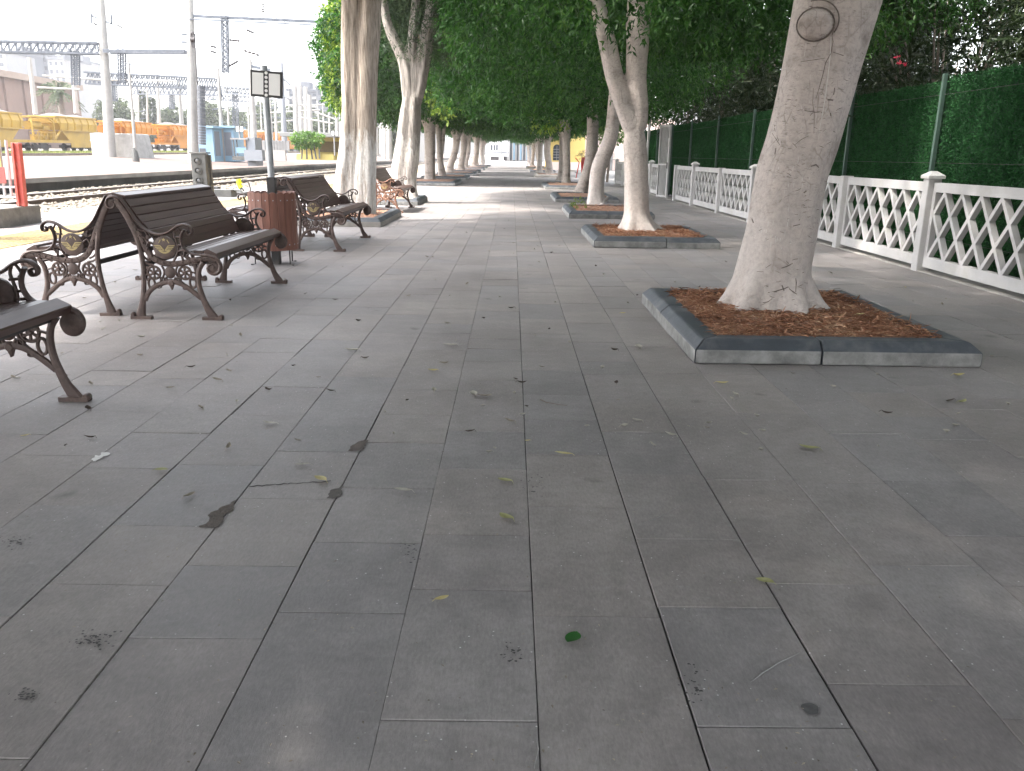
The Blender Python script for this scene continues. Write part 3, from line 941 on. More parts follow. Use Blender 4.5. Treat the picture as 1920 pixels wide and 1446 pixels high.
# left side: L3 ... with tall clipped crowns whose outer side is in the sun
BL3 = Vector((-4.0, 40.6, .1))
sl3 = rel(BL3, (806, 348), (806, 330), (806, 300), (806, 265), (805, 235), (802, 215), (806, 190))
tl3, _ = tree('ficus_tree', BL3, [(sl3, [.30, .26, .255, .255, .27, .26, .2]), (rel(BL3, (800, 238), (790, 218), (778, 195)), [.14, .12, .09]), (rel(BL3, (811, 230), (820, 205), (832, 180)), [.13, .11, .09])], 'ficus_bark_bare', 'stout straight trunk, first beyond the twisted cypress on the track side', 101, GL, n=22)
foliage('young_foliage', MATS['bright_leaf'], (.2, .2, 5.9), (4.65, 4.7, 3.15), 5200, 8, .17, .075, 177, 3.6, .3, .07, .14, 2.6, 0, -2.7, .4, tl3, lambda P: (P[:, 0] < -2.9) & (P[:, 1] < 3))  # outer shell of brighter leaves, sunlight put into their colour
LCROWN = foliage('crown', MATS['ficus_leaf'], (.2, .2, 5.9), (4.55, 4.6, 3.1), 6500, 9, .19, .085, 103, 3.6, .35, .10, .14, 2.6, 6500, -2.85, .42, tl3)
BL4 = Vector((-3.95, 47.5, .1))
tl4, _ = tree('ficus_tree', BL4, [(rel(BL4, (829, 338), (829, 325), (825, 300), (824, 275), (822, 245), (820, 225)), [.27, .22, .17, .16, .16, .13]), (rel(BL4, (827, 300), (831, 265), (833, 235)), [.11, .1, .09])], 'ficus_bark_bare', 'split trunk of two thin stems behind the stout one', 104, GL, n=16)
crown_copy(tl4, LCROWN, (.95, 1, 1), 2.2)
alley_tree(-4.25, 57.5, 'leaning pair of grey stems, third ficus on the track side', GL, 105, LCROWN, .5, 2.7, sc=(.85, .75, 1), rz=1.3, r0=.3)
alley_tree(-4.0, 66, 'pale trunk with a swollen foot, fourth ficus on the track side', GL, 106, LCROWN, .25, 2.8, sc=(.85, .75, 1.05), rz=4.0, r0=.32)
for i, (x, y) in enumerate(((-4.2, 76), (-3.9, 86), (-4.1, 97), (-4.0, 110), (-4.2, 124))):
    alley_tree(x, y, 'one of the last grey trunks of the track side row before the train', FARL, 110 + i, LCROWN, random.Random(i + 9).uniform(-.1, .5), 2.9, sc=(.8, .7, 1.0), rz=1.7 * i, r0=.3, cz=.3)
# twin cypress
BC = Vector((-3.42, 17.5, .1))
a_ = rel(BC, (642, 430), (645, 400), (649, 350), (656, 280), (659, 210), (658, 120), (659, 50), (661, -20), (660, -150), (655, -300))
b_ = rel(BC, (679, 430), (679, 400), (681, 350), (684, 280), (684, 210), (686, 120), (690, 50), (694, -20), (706, -150), (712, -320))
for l_ in (a_, b_): l_[0] = (l_[0][0], 0, -.05)
tc, _ = tree('cypress_tree', BC, [(a_, [.33, .29, .245, .212, .205, .205, .21, .215, .18, .14]), (b_, [.31, .285, .245, .212, .215, .225, .23, .23, .2, .14])], 'cypress_bark', 'tall twin trunk with stringy bark and whitewashed foot behind the benches', 121, GL, n=36, lob=.07, flare=(.8, .35, 4), bumps=.03, blend=.02)
foliage('crown', MATS['cypress_leaf'], (.3, -.5, 11.0), (2.4, 3.2, 3.3), 3600, 9, .20, .035, 122, 2.4, .2, .2, .25, 2.6, 1600, -3.0, .5, tc)
foliage('lower_crown', MATS['cypress_leaf'], (.5, -.2, 6.5), (1.5, 2.8, 1.8), 1500, 8, .26, .06, 124, 2.4, .1, .25, .2, 2.4, 900, None, .35, tc)  # foliage added above the frame to keep sunlight off the paving
# twisted cypress with dense grey green foliage
BT = Vector((-3.35, 24.2, .1))
m_ = rel(BT, (752, 384), (753, 370), (757, 330), (764, 280), (768, 230), (772, 185), (776, 150))
lf = rel(BT, (768, 190), (765, 150), (760, 120), (750, 95), (741, 78), (729, 50), (722, 20), (716, -20), (712, -60))
rt = rel(BT, (776, 195), (784, 160), (790, 125), (797, 90), (803, 55), (810, 10), (815, -40))
md = rel(BT, (770, 180), (771, 140), (772, 100), (775, 60), (780, 0), (784, -70))
tt, _ = tree('cypress_tree', BT, [(m_, [.48, .44, .36, .33, .31, .24, .10]), (lf, [.2, .22, .2, .17, .15, .13, .12, .12, .1]), (rt, [.2, .22, .22, .2, .19, .17, .13]), (md, [.22, .2, .17, .14, .11, .06])],
    'grey_bark', 'twisted grey trunk splitting high up, whitewash peeling at its foot', 131, GL, n=32, lob=.09, flare=(.9, .35, 3), bumps=.035, blend=.03)
foliage('crown', MATS['cypress_leaf'], (1.2, .75, 6.2), (1.75, 1.4, 3.0), 5200, 10, .17, .022, 132, 2.2, -.15, .25, .3, 3.0, 1500, -2.35, .45, tt)
foliage('upper_crown', MATS['cypress_leaf'], (.2, 2.0, 9.8), (3.0, 6.5, 3.7), 5200, 8, .3, .07, 133, 2.3, -.1, .2, .2, 2.4, 3200, None, .45, tt)  # second crown added above the frame to shade the path
# unseen trees added out of frame to shade the near paving
for i, (x, y, sc) in enumerate(((-4.3, -.2, (1.0, .95, .8)), (2.9, -1.2, (.86, .8, .78)))):
    alley_tree(x, y, ['ficus beside the photographer, outside the picture on the track side', 'ficus outside the picture, beside the photographer on the fence side', 'ficus outside the picture, nearest to the tracks'][i], None, 140 + i, LCROWN, 0, 2.6, sc=sc, rz=.7 * i)
for i, (x, y) in enumerate(((-5.6, 4.2), (-7.4, 8.4), (-9.0, 12.6))):  # unseen cypresses added to block sun from the middle of the alley
    t_, _ = tree('cypress_tree', (x, y, 0), [([(0, 0, -.05), (.05, 0, 2), (0, .1, 5), (0, 0, 10)], [.4, .3, .26, .1])], 'cypress_bark',
                 ['tall cypress outside the picture, nearest the photographer', 'tall cypress outside the picture, beside the nearest complete bench', 'tall cypress outside the picture, farthest from the photographer'][i], 150 + i)
    if i == 0: CYP = foliage('crown', MATS['cypress_leaf'], (0, 0, 9.6), (2.3, 2.4, 5.6), 3000, 8, .3, .07, 151, 2.3, .1, .2, .2, 2.2, 2600, None, .5, t_)
    else: crown_copy(t_, CYP, (1, 1, 1), i * 2.0)
# sprigs in the bright leaf colour
def sprig(parent, loc, half, n, seed, L=.16, W=.07):
    return foliage('foliage', MATS['bright_leaf'], loc, half, n, 8, L, W, seed, 2, .3, .4, .2, 2, 0, None, .3, parent)
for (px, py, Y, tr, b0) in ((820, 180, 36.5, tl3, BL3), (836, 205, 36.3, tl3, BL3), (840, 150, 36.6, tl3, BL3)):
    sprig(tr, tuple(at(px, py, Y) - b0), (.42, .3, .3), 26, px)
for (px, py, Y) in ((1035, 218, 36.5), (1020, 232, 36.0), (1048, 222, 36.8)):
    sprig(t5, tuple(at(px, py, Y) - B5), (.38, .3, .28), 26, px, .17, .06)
# low corner weed of the third box
w_ = foliage('weed_plant', MATS['bright_leaf'], (0, 0, .1), (.11, .11, .09), 24, 5, .06, .025, 77, 2, -.4, .4, .2, 2, 0, None, .12)
w_.location = gz(1084, 392, .14)
tag(w_, 'small green weed growing in the corner of the third kerb box by the fence', 'weed')

# ---------------------------------------------------------------- cast-iron benches
KB = 1272.0
def bp(x, y): return ((x - 340) / KB, (1392 - y) / KB)
def frame_mesh():
    m = MB()
    def stroke(pts, w, thick=.017, n=8, sm=3):
        P = [bp(*p) for p in pts]
        if not hasattr(w, '__len__'): w = [w] * len(P)
        Q, W_ = [], []
        k = len(P)
        for i in range(k - 1):
            p0, p1, p2, p3 = (np.array(P[j]) for j in (max(i - 1, 0), i, i + 1, min(i + 2, k - 1)))
            for q in range(sm):
                t = q / sm
                Q.append(.5 * (2 * p1 + (p2 - p0) * t + (2 * p0 - 5 * p1 + 4 * p2 - p3) * t * t + (3 * p1 - p0 - 3 * p2 + p3) * t ** 3))
                W_.append(w[i] * (1 - t) + w[i + 1] * t)
        Q.append(np.array(P[-1])); W_.append(w[-1])
        m.tube([(q[0], 0, q[1]) for q in Q], [x / 2 / KB for x in W_], n, True, (1, thick), (0, 1, 0))
    def ringm(cx, cy, rx, ry, w, thick=.014):
        stroke([(cx + rx * math.cos(a), cy + ry * math.sin(a)) for a in [i * math.pi / 5 for i in range(11)]], w, thick, 6, 2)
    def blob(cx, cy, rx, ry, thick=.016):
        u, v = bp(cx, cy)
        n = 14
        vs, fs = [], []
        for (k, y) in ((.7, -thick), (1, -thick * .6), (1, thick * .6), (.7, thick)):
            for j in range(n):
                a = 2 * math.pi * j / n
                vs.append((u + rx / KB * k * math.cos(a), y, v + ry / KB * k * math.sin(a)))
        for i in range(3):
            for j in range(n): fs.append((i * n + j, i * n + (j + 1) % n, (i + 1) * n + (j + 1) % n, (i + 1) * n + j))
        fs += [tuple(range(n - 1, -1, -1)), tuple(3 * n + j for j in range(n))]
        m.add(vs, fs)
    # rear leg and back stile
    stroke([(205, 150), (250, 215), (295, 290), (340, 400), (372, 500), (396, 620), (410, 720), (414, 850), (406, 960), (396, 1050), (384, 1130), (370, 1200), (352, 1275), (338, 1330), (332, 1378)],
           [70, 76, 78, 72, 62, 58, 56, 54, 54, 56, 62, 68, 84, 104, 120], .019)
    m.box(*((bp(232, 1392)[0], -.028, 0)), bp(450, 1392)[0], .028, .026)
    blob(252, 1352, 26, 34, .022)
    # scroll at the top of the back
    stroke([(240, 150), (205, 118), (160, 112), (118, 135), (104, 178), (122, 218), (162, 226), (188, 200), (180, 168), (156, 168)], [34, 32, 30, 28, 28, 28, 26, 24, 22, 20], .021)
    blob(150, 176, 40, 40, .010)
    # front moulding of the back running into the arm rest
    stroke([(245, 112), (330, 245), (400, 360), (475, 438), (555, 480), (640, 490), (720, 465), (800, 412), (870, 388), (930, 398), (966, 440), (958, 480), (925, 486), (912, 458), (930, 442)],
           [26, 24, 24, 26, 28, 28, 27, 27, 28, 28, 27, 25, 22, 20, 16], .027)
    # inner band: back and seat support
    stroke([(330, 330), (385, 450), (430, 560), (482, 680), (556, 757), (650, 795), (790, 795), (940, 762), (1090, 737), (1180, 752)], [40, 56, 60, 64, 66, 64, 62, 62, 64, 60], .013)
    for i in range(15):   # bead ornament
        t = i / 14
        bx = [(350, 380), (398, 480), (442, 590), (500, 700), (580, 772), (680, 796), (790, 790), (900, 768), (1000, 750), (1100, 738)]
        f = t * (len(bx) - 1); j = min(int(f), len(bx) - 2); q = f - j
        blob(bx[j][0] * (1 - q) + bx[j + 1][0] * q, bx[j][1] * (1 - q) + bx[j + 1][1] * q, 17, 14, .018)
    # upper edge of the seat support, arm upright
    stroke([(880, 436), (848, 500), (842, 570), (872, 640), (935, 685), (1010, 698), (1100, 702), (1175, 722)], [30, 26, 26, 26, 26, 26, 28, 30], .025)
    # front scroll
    stroke([(1130, 712), (1196, 742), (1228, 800), (1218, 860), (1170, 896), (1118, 884), (1096, 838), (1122, 800), (1162, 812), (1158, 846)], [44, 48, 48, 46, 44, 42, 40, 34, 28, 24], .021)
    blob(1160, 838, 58, 58, .012)
    u_, v_ = bp(1160, 822)
    m.lathe((u_, .0, v_), [(.062, .004), (.062, .021), (.056, .0245)], 22, 'y')
    # front leg
    stroke([(1050, 775), (1008, 840), (988, 920), (986, 1010), (1000, 1100), (1026, 1190), (1056, 1270), (1092, 1335), (1112, 1378)], [60, 54, 54, 56, 62, 68, 80, 98, 118], .019)
    m.box(bp(1000, 0)[0], -.028, 0, bp(1210, 0)[0], .028, .026)
    blob(1192, 1362, 28, 26, .026)
    # arch between the legs
    stroke([(395, 1190), (445, 1098), (525, 1035), (610, 1000), (697, 986), (785, 1004), (865, 1052), (935, 1108), (1000, 1165)], [54, 56, 54, 54, 58, 54, 54, 56, 54], .016)
    stroke([(697, 985), (697, 1030), (698, 1072)], [64, 52, 4], .018)
    blob(695, 1000, 34, 34, .021)
    # rosettes, shield and open ornament
    for cx in (522, 848):
        ringm(cx, 892, 66, 66, 27)
        blob(cx, 892, 24, 24, .019)
        for i in range(6):
            a = i * math.pi / 3 + .3
            stroke([(cx + 18 * math.cos(a), 892 + 18 * math.sin(a)), (cx + 60 * math.cos(a + .25), 892 + 60 * math.sin(a + .25))], [18, 34], .011, 6, 1)
    blob(692, 888, 56, 66, .014)
    stroke([(610, 820), (632, 880), (600, 960), (565, 1010)], [20, 24, 24, 22], .012)
    stroke([(780, 815), (752, 880), (785, 965), (840, 1020)], [20, 24, 24, 22], .012)
    stroke([(640, 940), (660, 975)], 24, .011); stroke([(745, 940), (722, 975)], 24, .011)
    ringm(486, 1010, 34, 58, 25); ringm(925, 992, 34, 58, 25); ringm(448, 940, 20, 34, 18); ringm(604, 965, 22, 26, 16); ringm(778, 965, 22, 26, 16); ringm(560, 1040, 24, 16, 14); ringm(840, 1052, 24, 16, 14)
    stroke([(420, 770), (470, 800), (525, 810)], 22, .012); stroke([(430, 860), (462, 880)], 22, .012)
    stroke([(905, 810), (960, 790), (1010, 800)], [20, 20, 18], .012); stroke([(912, 880), (985, 900)], 20, .012)
    stroke([(415, 700), (450, 745), (500, 770)], 22, .012)
    # lattice under the arm, left and right of the emblem disc
    stroke([(788, 428), (772, 480), (790, 560), (800, 640), (770, 720), (740, 770)], [22, 20, 22, 24, 24, 26], .012)
    stroke([(762, 520), (846, 512)], 22, .012); stroke([(790, 600), (848, 598)], 22, .012); stroke([(796, 660), (880, 650)], 24, .012)
    stroke([(830, 690), (840, 760)], 24, .012); stroke([(880, 640), (846, 720)], 22, .012)
    stroke([(820, 418), (850, 470), (830, 500)], 18, .012)
    stroke([(468, 450), (500, 505), (548, 520)], 20, .012); stroke([(440, 520), (492, 540), (520, 500)], 20, .012); stroke([(470, 620), (500, 570), (548, 600)], 22, .012)
    stroke([(400, 440), (450, 460), (500, 450)], 18, .012)
    blob(500, 520, 22, 22, .016)
    # emblem disc
    blob(665, 628, 122, 122, .017)
    return m
def emblem_mesh(sgn):
    """gold winged wheel with star, standing proud of the disc on the outer face"""
    m = MB()
    def P(x, y, t): return (bp(x, y)[0], sgn * t, bp(x, y)[1])
    def flat(pts):
        n = len(pts)
        vs = [P(x, y, .0165) for x, y in pts] + [P(x, y, .0195) for x, y in pts]
        fs = [tuple(range(n)), tuple(range(2 * n - 1, n - 1, -1))] + [(i, (i + 1) % n, n + (i + 1) % n, n + i) for i in range(n)]
        m.add(vs, fs)
    cx = 665
    for s_ in (-1, 1):
        for i, (yo, l, l0) in enumerate(((600, 110, 46), (617, 98, 36), (634, 84, 26), (650, 66, 14))):
            flat([(cx + s_ * l, yo), (cx + s_ * (l0 - 6), yo), (cx + s_ * (l0 - 12), yo + 9), (cx + s_ * (l - 5), yo + 9)])
        flat([(cx + s_ * 40, 600), (cx + s_ * 52, 600), (cx + s_ * 12, 660), (cx + s_ * 2, 652)])
        flat([(cx + s_ * 30, 545), (cx + s_ * 38, 542), (cx + s_ * 58, 578), (cx + s_ * 50, 580)])
    # rim of the wheel
    a0, a1 = .20 * math.pi, .80 * math.pi
    out = [(cx + 76 * math.cos(a0 + (a1 - a0) * i / 12), 612 + 76 * math.sin(a0 + (a1 - a0) * i / 12)) for i in range(13)]
    inn = [(cx + 56 * math.cos(a1 + (a0 - a1) * i / 12), 612 + 56 * math.sin(a1 + (a0 - a1) * i / 12)) for i in range(13)]
    for i in range(12):
        flat([out[i], out[i + 1], inn[11 - i], inn[12 - i]])
    st = []
    for i in range(10):
        r_ = 22 if i % 2 == 0 else 9
        a = -math.pi / 2 + i * math.pi / 5
        st.append((cx + r_ * math.cos(a), 543 + r_ * math.sin(a)))
    for i in range(0, 10, 2): flat([(cx, 543), st[i - 1], st[i], st[i + 1]])
    return m
BL = 2.04
def make_bench(name, label):
    t = empty(name, (0, 0, 0), 0, label, 'bench', 'cast-iron benches with wooden slats')
    fm = frame_mesh()
    for k, (y, sg) in enumerate(((0, -1), (BL, 1))):
        f = fm.build('frame', MATS['brown_iron'], t, smooth=35) if k == 0 else link_copy(f0, t)
        if k == 0: f0 = f
        f.location = (0, y, 0)
        f.scale = (1, 1 if k == 0 else -1, 1)
        e = emblem_mesh(-1).build('emblem', MATS['gold_paint'], f)
    y0, y1 = .024, BL - .024
    def slat(name, c, w, th, ang):
        u, v = bp(*c)
        m = MB()
        hw, ht = w / 2, th / 2
        r_ = min(.008, ht * .7)
        prof = [(-hw + r_, -ht), (hw - r_, -ht), (hw, -ht + r_), (hw, ht - r_), (hw - r_, ht), (-hw + r_, ht), (-hw, ht - r_), (-hw, -ht + r_)]
        ca_, sa_ = math.cos(ang), math.sin(ang)
        m.prism([(p[0] * ca_ - p[1] * sa_, p[0] * sa_ + p[1] * ca_) for p in prof], 'y', y0, y1)
        o = m.build(name, MATS['brown_paint'], t, smooth=30)
        o.location = (u, 0, v)
    pts = [(222, 106), (296, 185), (350, 268), (402, 348), (462, 418), (520, 490), (560, 566), (592, 640)]
    slat('back_slat', pts[0], .105, .030, rad(-12))
    for i in range(1, 8):
        a, b = pts[max(0, i - 1)] if i > 1 else (255, 130), pts[min(i + 1, 7)]
        slat('back_slat', pts[i], .0755, .026, math.atan2(-(b[1] - a[1]), b[0] - a[0]))
    for c, w, th, an in (((672, 702), .074, .028, 10), ((780, 692), .074, .028, 7), ((888, 682), .074, .028, 3), ((996, 676), .074, .030, -3)):
        slat('seat_slat', c, w, th, rad(an))
    # thick front plank
    slat('seat_slat', (1120, 694), .098, .056, rad(-27))
    m = MB()
    u, v = bp(410, 810)
    m.box(u - .018, .01, v - .018, u + .018, BL - .01, v + .018)
    u, v = bp(1000, 800)
    m.box(u - .015, .01, v - .012, u + .015, BL - .01, v + .012)
    m.build('stretcher', MATS['dark_metal'], t, bevel=.003)
    return t
def link_copy(o, parent):
    c = o.copy()
    return link(c, parent)
b0 = make_bench('park_bench', 'brown bench facing the alley with its whole end panel in view, nearest complete one')
b0.location = (-3.11, 6.82, 0)
XR = -3.10
copy_tree(b0, (-3.065, 2.42, 0), label='brown bench cut by the left picture edge, only its front end in view')
copy_tree(b0, (-3.43, 6.95 + BL, 0), (0, 0, math.pi), 'brown bench facing the tracks, back to back with the nearest complete bench')
copy_tree(b0, (-3.07, 11.9, 0), (0, 0, -.01), 'brown bench right behind the wooden slatted bin, facing the alley')
copy_tree(b0, (-3.40, 11.95 + BL, 0), (0, 0, math.pi), 'brown bench facing the tracks, mostly hidden by the slatted bin')
bd = make_bench('park_bench', 'rust-brown faded bench farthest off, before the twisted grey trunk')
bd.location = (-3.27, 19.95, 0)
bd.rotation_euler = (0, 0, -.02)
for ch in CHILD[bd.name]:
    if ch.name.startswith('frame') and ch.location.y < 1:
        ch.data = ch.data.copy(); ch.data.materials[0] = MATS['rust_iron']
        ch['label'] = 'rusty reddish end frame'
copy_tree(b0, (-3.62, 19.95 + BL, 0), (0, 0, math.pi), 'dark bench back to back with the farthest rust-brown one')

# ---------------------------------------------------------------- bin and platform sign post
bx, by = -2.99, 10.47
t = empty('litter_bin', (bx, by, 0), 0, 'round bin of upright red-brown wooden slats on thin legs', 'litter bin')
for i in range(20):
    a = 2 * math.pi * i / 20
    m = MB()
    w = .043
    prof = [(-w, .19), (w, .19), (w, .875)] + [(w * math.cos(q), .875 + .022 * math.sin(q)) for q in (math.pi * .25, math.pi * .5, math.pi * .75)] + [(-w, .875)]
    M = Matrix.Rotation(a, 4, 'Z')
    n = len(prof)
    vs = [M @ Vector((p[0], .268, p[1])) for p in prof] + [M @ Vector((p[0], .288, p[1])) for p in prof]
    m.add(vs, [tuple(range(n)), tuple(range(2 * n - 1, n - 1, -1))] + [(q, n + q, n + (q + 1) % n, (q + 1) % n) for q in range(n)])
    s_ = m.build('slat', MATS['red_wood'], t, bevel=.003)
    sc = MB()
    for z in (.80, .26):
        sc = MB()
        sc.cyl(M @ Vector((0, .287, z)), M @ Vector((0, .2915, z)), .0075, 8)
        sc.build('screw', MATS['zinc'], s_)
m = MB()
m.lathe((0, 0, 0), [(.262, .21), (.262, .83), (.256, .83), (.256, .22)], 24)
m.build('liner', MATS['dark_metal'], t)
m = MB()
for z in (.28, .80): m.tube([(.265 * math.cos(a), .265 * math.sin(a), z) for a in [i * math.pi / 12 for i in range(25)]], .012, 6, cap=False)
m.build('hoop', MATS['dark_metal'], t)
for a in (-2.6, -.55, .9, 2.2):
    m = MB()
    p = Vector((.255 * math.cos(a), .255 * math.sin(a), 0))
    m.tube([p + Vector((0, 0, .3)), p + Vector((0, 0, .012)), p * 1.22 + Vector((0, 0, .008))], .009, 6)
    m.build('leg', MATS['dark_metal'], t)
SP = Vector((-2.98, 10.47, 0))
t = empty('sign_post', SP, 0, 'galvanised post rising from the slatted bin with a black and white two-panel sign', 'sign')
top = at(498, 178, 10.47) - SP
m = MB(); m.box(-.05, -.05, 0, .05, .05, 1.07); m.build('sleeve', MATS['dark_metal'], t, bevel=.004)
m = MB(); m.tube([(0, 0, .9), (top.x * .9, 0, top.z), (top.x, 0, top.z + .33)], .041, 16); m.build('pipe', MATS['zinc'], t, smooth=40)
sb = at(500, 158, 10.40) - SP
m = MB()
M = Matrix.Translation(sb) @ Matrix.Rotation(rad(3.5), 4, 'Y')
m.cbox((0, 0, 0), (.385, .022, .300), M)
o = m.build('sign_board', MATS['dark_metal'], t, bevel=.006)
m2 = MB()
for x0, x1 in ((-.168, -.036), (.030, .162)):
    m2.box(x0, -.0145, -.122, x1, -.0112, .122, M)
plain('sign_white', (.80, .79, .76), .5, .03, 3)
m2.build('white_field', MATS['sign_white'], o)
m2 = MB()
for i in range(6):
    c = Vector((-.003, -.0145, .125 - i * .050))
    m2.cyl(M @ c, M @ (c + Vector((0, .0035, 0))), .0185, 16)
m2.build('white_dot', MATS['sign_white'], o)
mm = MB(); mm.box(sb.x - .05, .0, sb.z - .05, sb.x + .05, .045, sb.z - .01); mm.box(sb.x - .05, .0, sb.z + .05, sb.x + .05, .045, sb.z + .09); mm.build('clamp', MATS['zinc'], t)

# ---------------------------------------------------------------- white lattice fence
plain('fence_groove', (.33, .32, .31), .9, .2, 5)
FX = 5.36
def lattice_panel(L):
    """concrete lattice panel along +y, length L, origin at its lower left corner"""
    m = MB()
    H0, H1 = .06, 1.115
    x0, x1 = -.04, .04
    b0, b1 = H0 + .135, H1 - .115
    m.box(x0, 0, H0, x1, L, b0); m.box(x0, 0, b1, x1, L, H1)
    m.box(x0 + .0015, 0, b0, x1 - .0015, .065, b1); m.box(x0 + .0015, L - .065, b0, x1 - .0015, L, b1)
    y0, y1 = .065, L - .065
    w = .05
    step = .41
    rise = b1 - b0
    run = step * 1.5
    for fam, xi in ((1, .004), (-1, .007)):
        nmin, nmax = -6, int(L / step) + 6
        for k in range(nmin, nmax):
            ya = y0 + k * step + (step * .0)
            yb = ya + fam * run
            # clip the strip's quad polygon to the opening
            d = Vector((yb - ya, rise)).normalized()
            nx, ny = -d.y, d.x
            hy = w / 2 / abs(d.y)
            poly = [(ya - hy, b0), (ya + hy, b0), (yb + hy, b1), (yb - hy, b1)]
            def clip(poly, lim, keep_less):
                out = []
                for i in range(len(poly)):
                    p, q = poly[i], poly[(i + 1) % len(poly)]
                    ip = p[0] <= lim if keep_less else p[0] >= lim
                    iq = q[0] <= lim if keep_less else q[0] >= lim
                    if ip: out.append(p)
                    if ip != iq:
                        t_ = (lim - p[0]) / (q[0] - p[0])
                        out.append((lim, p[1] + t_ * (q[1] - p[1])))
                return out
            poly = clip(poly, y1, True)
            if poly: poly = clip(poly, y0, False)
            if len(poly) < 3: continue
            m.prism(poly, 'x', x0 + xi, x1 - xi)
    return m
def pillar(cap):
    m = MB()
    m.box(-.085, -.075, -.02, .085, .075, 1.16 if cap else 1.13)
    return m
PANEL = {}
def fence(ys, caps, label, rz=0):
    t = empty('lattice_fence', (FX, ys[0], 0), rz, label, 'fence')
    pan0 = None
    for i, y in enumerate(ys):
        p = pillar(caps[i]).build('pillar', MATS['white_paint'] if i % 3 else MATS['white_paint'], t, bevel=.012)
        p.location = (-.03, y - ys[0], 0)
        if caps[i]:
            c = MB()
            s_ = .108
            c.box(-s_, -s_, 1.161, s_, s_, 1.20)
            c.add([(-s_, -s_, 1.20), (s_, -s_, 1.20), (s_, s_, 1.20), (-s_, s_, 1.20), (-.03, -.03, 1.255), (.03, -.03, 1.255), (.03, .03, 1.255), (-.03, .03, 1.255)],
                  [(0, 1, 5, 4), (1, 2, 6, 5), (2, 3, 7, 6), (3, 0, 4, 7), (4, 5, 6, 7)])
            c.build('cap', MATS['old_white'], p, bevel=.006)
        if i < len(ys) - 1:
            L = ys[i + 1] - y - .152
            key = round(L, 3)
            if key not in PANEL:
                PANEL[key] = lattice_panel(L).build('panel', MATS['white_paint'], t)
                o = PANEL[key]
            else:
                o = link_copy(PANEL[key], t)
            o.location = (0, y - ys[0] + .076, 0)
    return t
fence([2.5, 5.2, 7.95, 10.7, 13.45, 16.0, 18.55, 21.55, 24.7, 27.4], [0, 1, 0, 1, 0, 0, 1, 0, 1, 0], 'white concrete lattice fence with pointed pillar caps, this side of the tall gate')
fence([29.7, 32.4, 35.1, 37.8, 40.5, 43.2], [0, 1, 0, 1, 0, 1], 'white concrete lattice fence beyond the tall barred gate')
# tall white gate standing ajar
g0 = gz(1240, 372)
t = empty('steel_gate', (5.28, 28.6, 0), rad(-12), 'tall narrow white gate of upright bars standing ajar in the lattice fence', 'gate')
m = MB()
W_, H_ = .85, 2.42
m.box(-.03, 0, .03, .03, .06, H_); m.box(-.03, W_ - .06, .03, .03, W_, H_); m.box(-.028, .06, .05, .028, W_ - .06, .11); m.box(-.028, .06, H_ - .07, .028, W_ - .06, H_ - .003); m.box(-.027, .06, 1.1, .027, W_ - .06, 1.16)
for tpart in t, :
    m.build('gate_frame', MATS['white_paint'], t, bevel=.004)
for i in range(6):
    m = MB(); m.box(-.014, .10 + i * .108, .11, .014, .132 + i * .108, H_ - .07); m.build('bar', MATS['white_paint'], t)
    t.rotation_euler = (0, 0, rad(14))
m = MB(); m.box(-.05, .04, 1.0, -.03, .09, 1.2); m.build('lock', MATS['dark_metal'], t)
# thin pale pole behind the forked trunk
t = empty('pole', (4.81, 30.6, 0), 0, 'thin pale pole with a bracket beside the gate, half behind the forked trunk', 'pole')
pt = at(1221, 196, 30.6) - Vector((4.81, 30.6, 0))
m = MB(); m.tube([(0, 0, 0), pt], .05, 10); m.build('shaft', MATS['old_white'], t, smooth=40)
m = MB(); m.tube([pt - Vector((0, 0, .25)), pt + Vector((.03, -.05, .1)), pt + Vector((.06, -.1, .4))], [.05, .07, .05], 8); m.build('bracket', MATS['concrete'], t, smooth=True)

# ---------------------------------------------------------------- artificial hedge screen behind the lattice
leaf_mat('plastic_leaf', [(.1, (.009, .040, .012)), (.5, (.018, .080, .023)), (.9, (.034, .12, .039))], .1, .8, 9)
plain('hedge_back', (.010, .040, .018), .9, .3, 12)
plain('green_post', (.048, .085, .068), .5, .2, 6)
HX = 5.95
hy = [2.4, 5.6, 8.75, 11.85, 14.95, 18.0, 20.9, 24.45, 28.1, 31.4, 34.6, 37.8, 41, 44.2]
t = empty('hedge_screen', (HX, 0, 0), 0, 'tall dark green artificial leaf screen on posts behind the white lattice', 'hedge screen')
rs = np.random.default_rng(17)
HH = 2.46
def hedge_panel(L, n):
    P = np.stack([rs.uniform(-.035, .0, n), rs.uniform(.03, L - .03, n), rs.uniform(.05, HH, n)], 1)
    D = np.stack([rs.normal(-.7, .35, n), rs.normal(0, .7, n), rs.normal(0, .7, n)], 1)
    return leaf_mesh(P, D, rs.uniform(.020, .034, n), rs.uniform(.012, .019, n), rs, up=.2, fold=.25)
H0 = None
for a, b in zip(hy, hy[1:]):
    L = b - a
    if H0 is None:
        V, T = hedge_panel(3.1, 52000)
        H0 = tri_object('panel', V, T, MATS['plastic_leaf'], t)
        bk = MB().box(0, 0, .02, .03, 3.1, HH - .03).build('backing', MATS['hedge_back'], H0)
        pn = H0
    else:
        pn = copy_tree(H0, parent=t)
    pn.location = (0, a, 0)
    pn.scale = (1, L / 3.1, 1 + .012 * math.sin(a * 3))
    pm = MB().box(-.115, a - .028, 0, -.06, a + .028, HH + .06)
    pm.build('post', MATS['green_post'], t, bevel=.004)
m = MB()
for z in (.35, 1.35, 2.25): m.tube([(-.075, hy[0], z), (-.075, hy[-1], z)], .003, 4)
m.build('wire', MATS['dark_metal'], t)
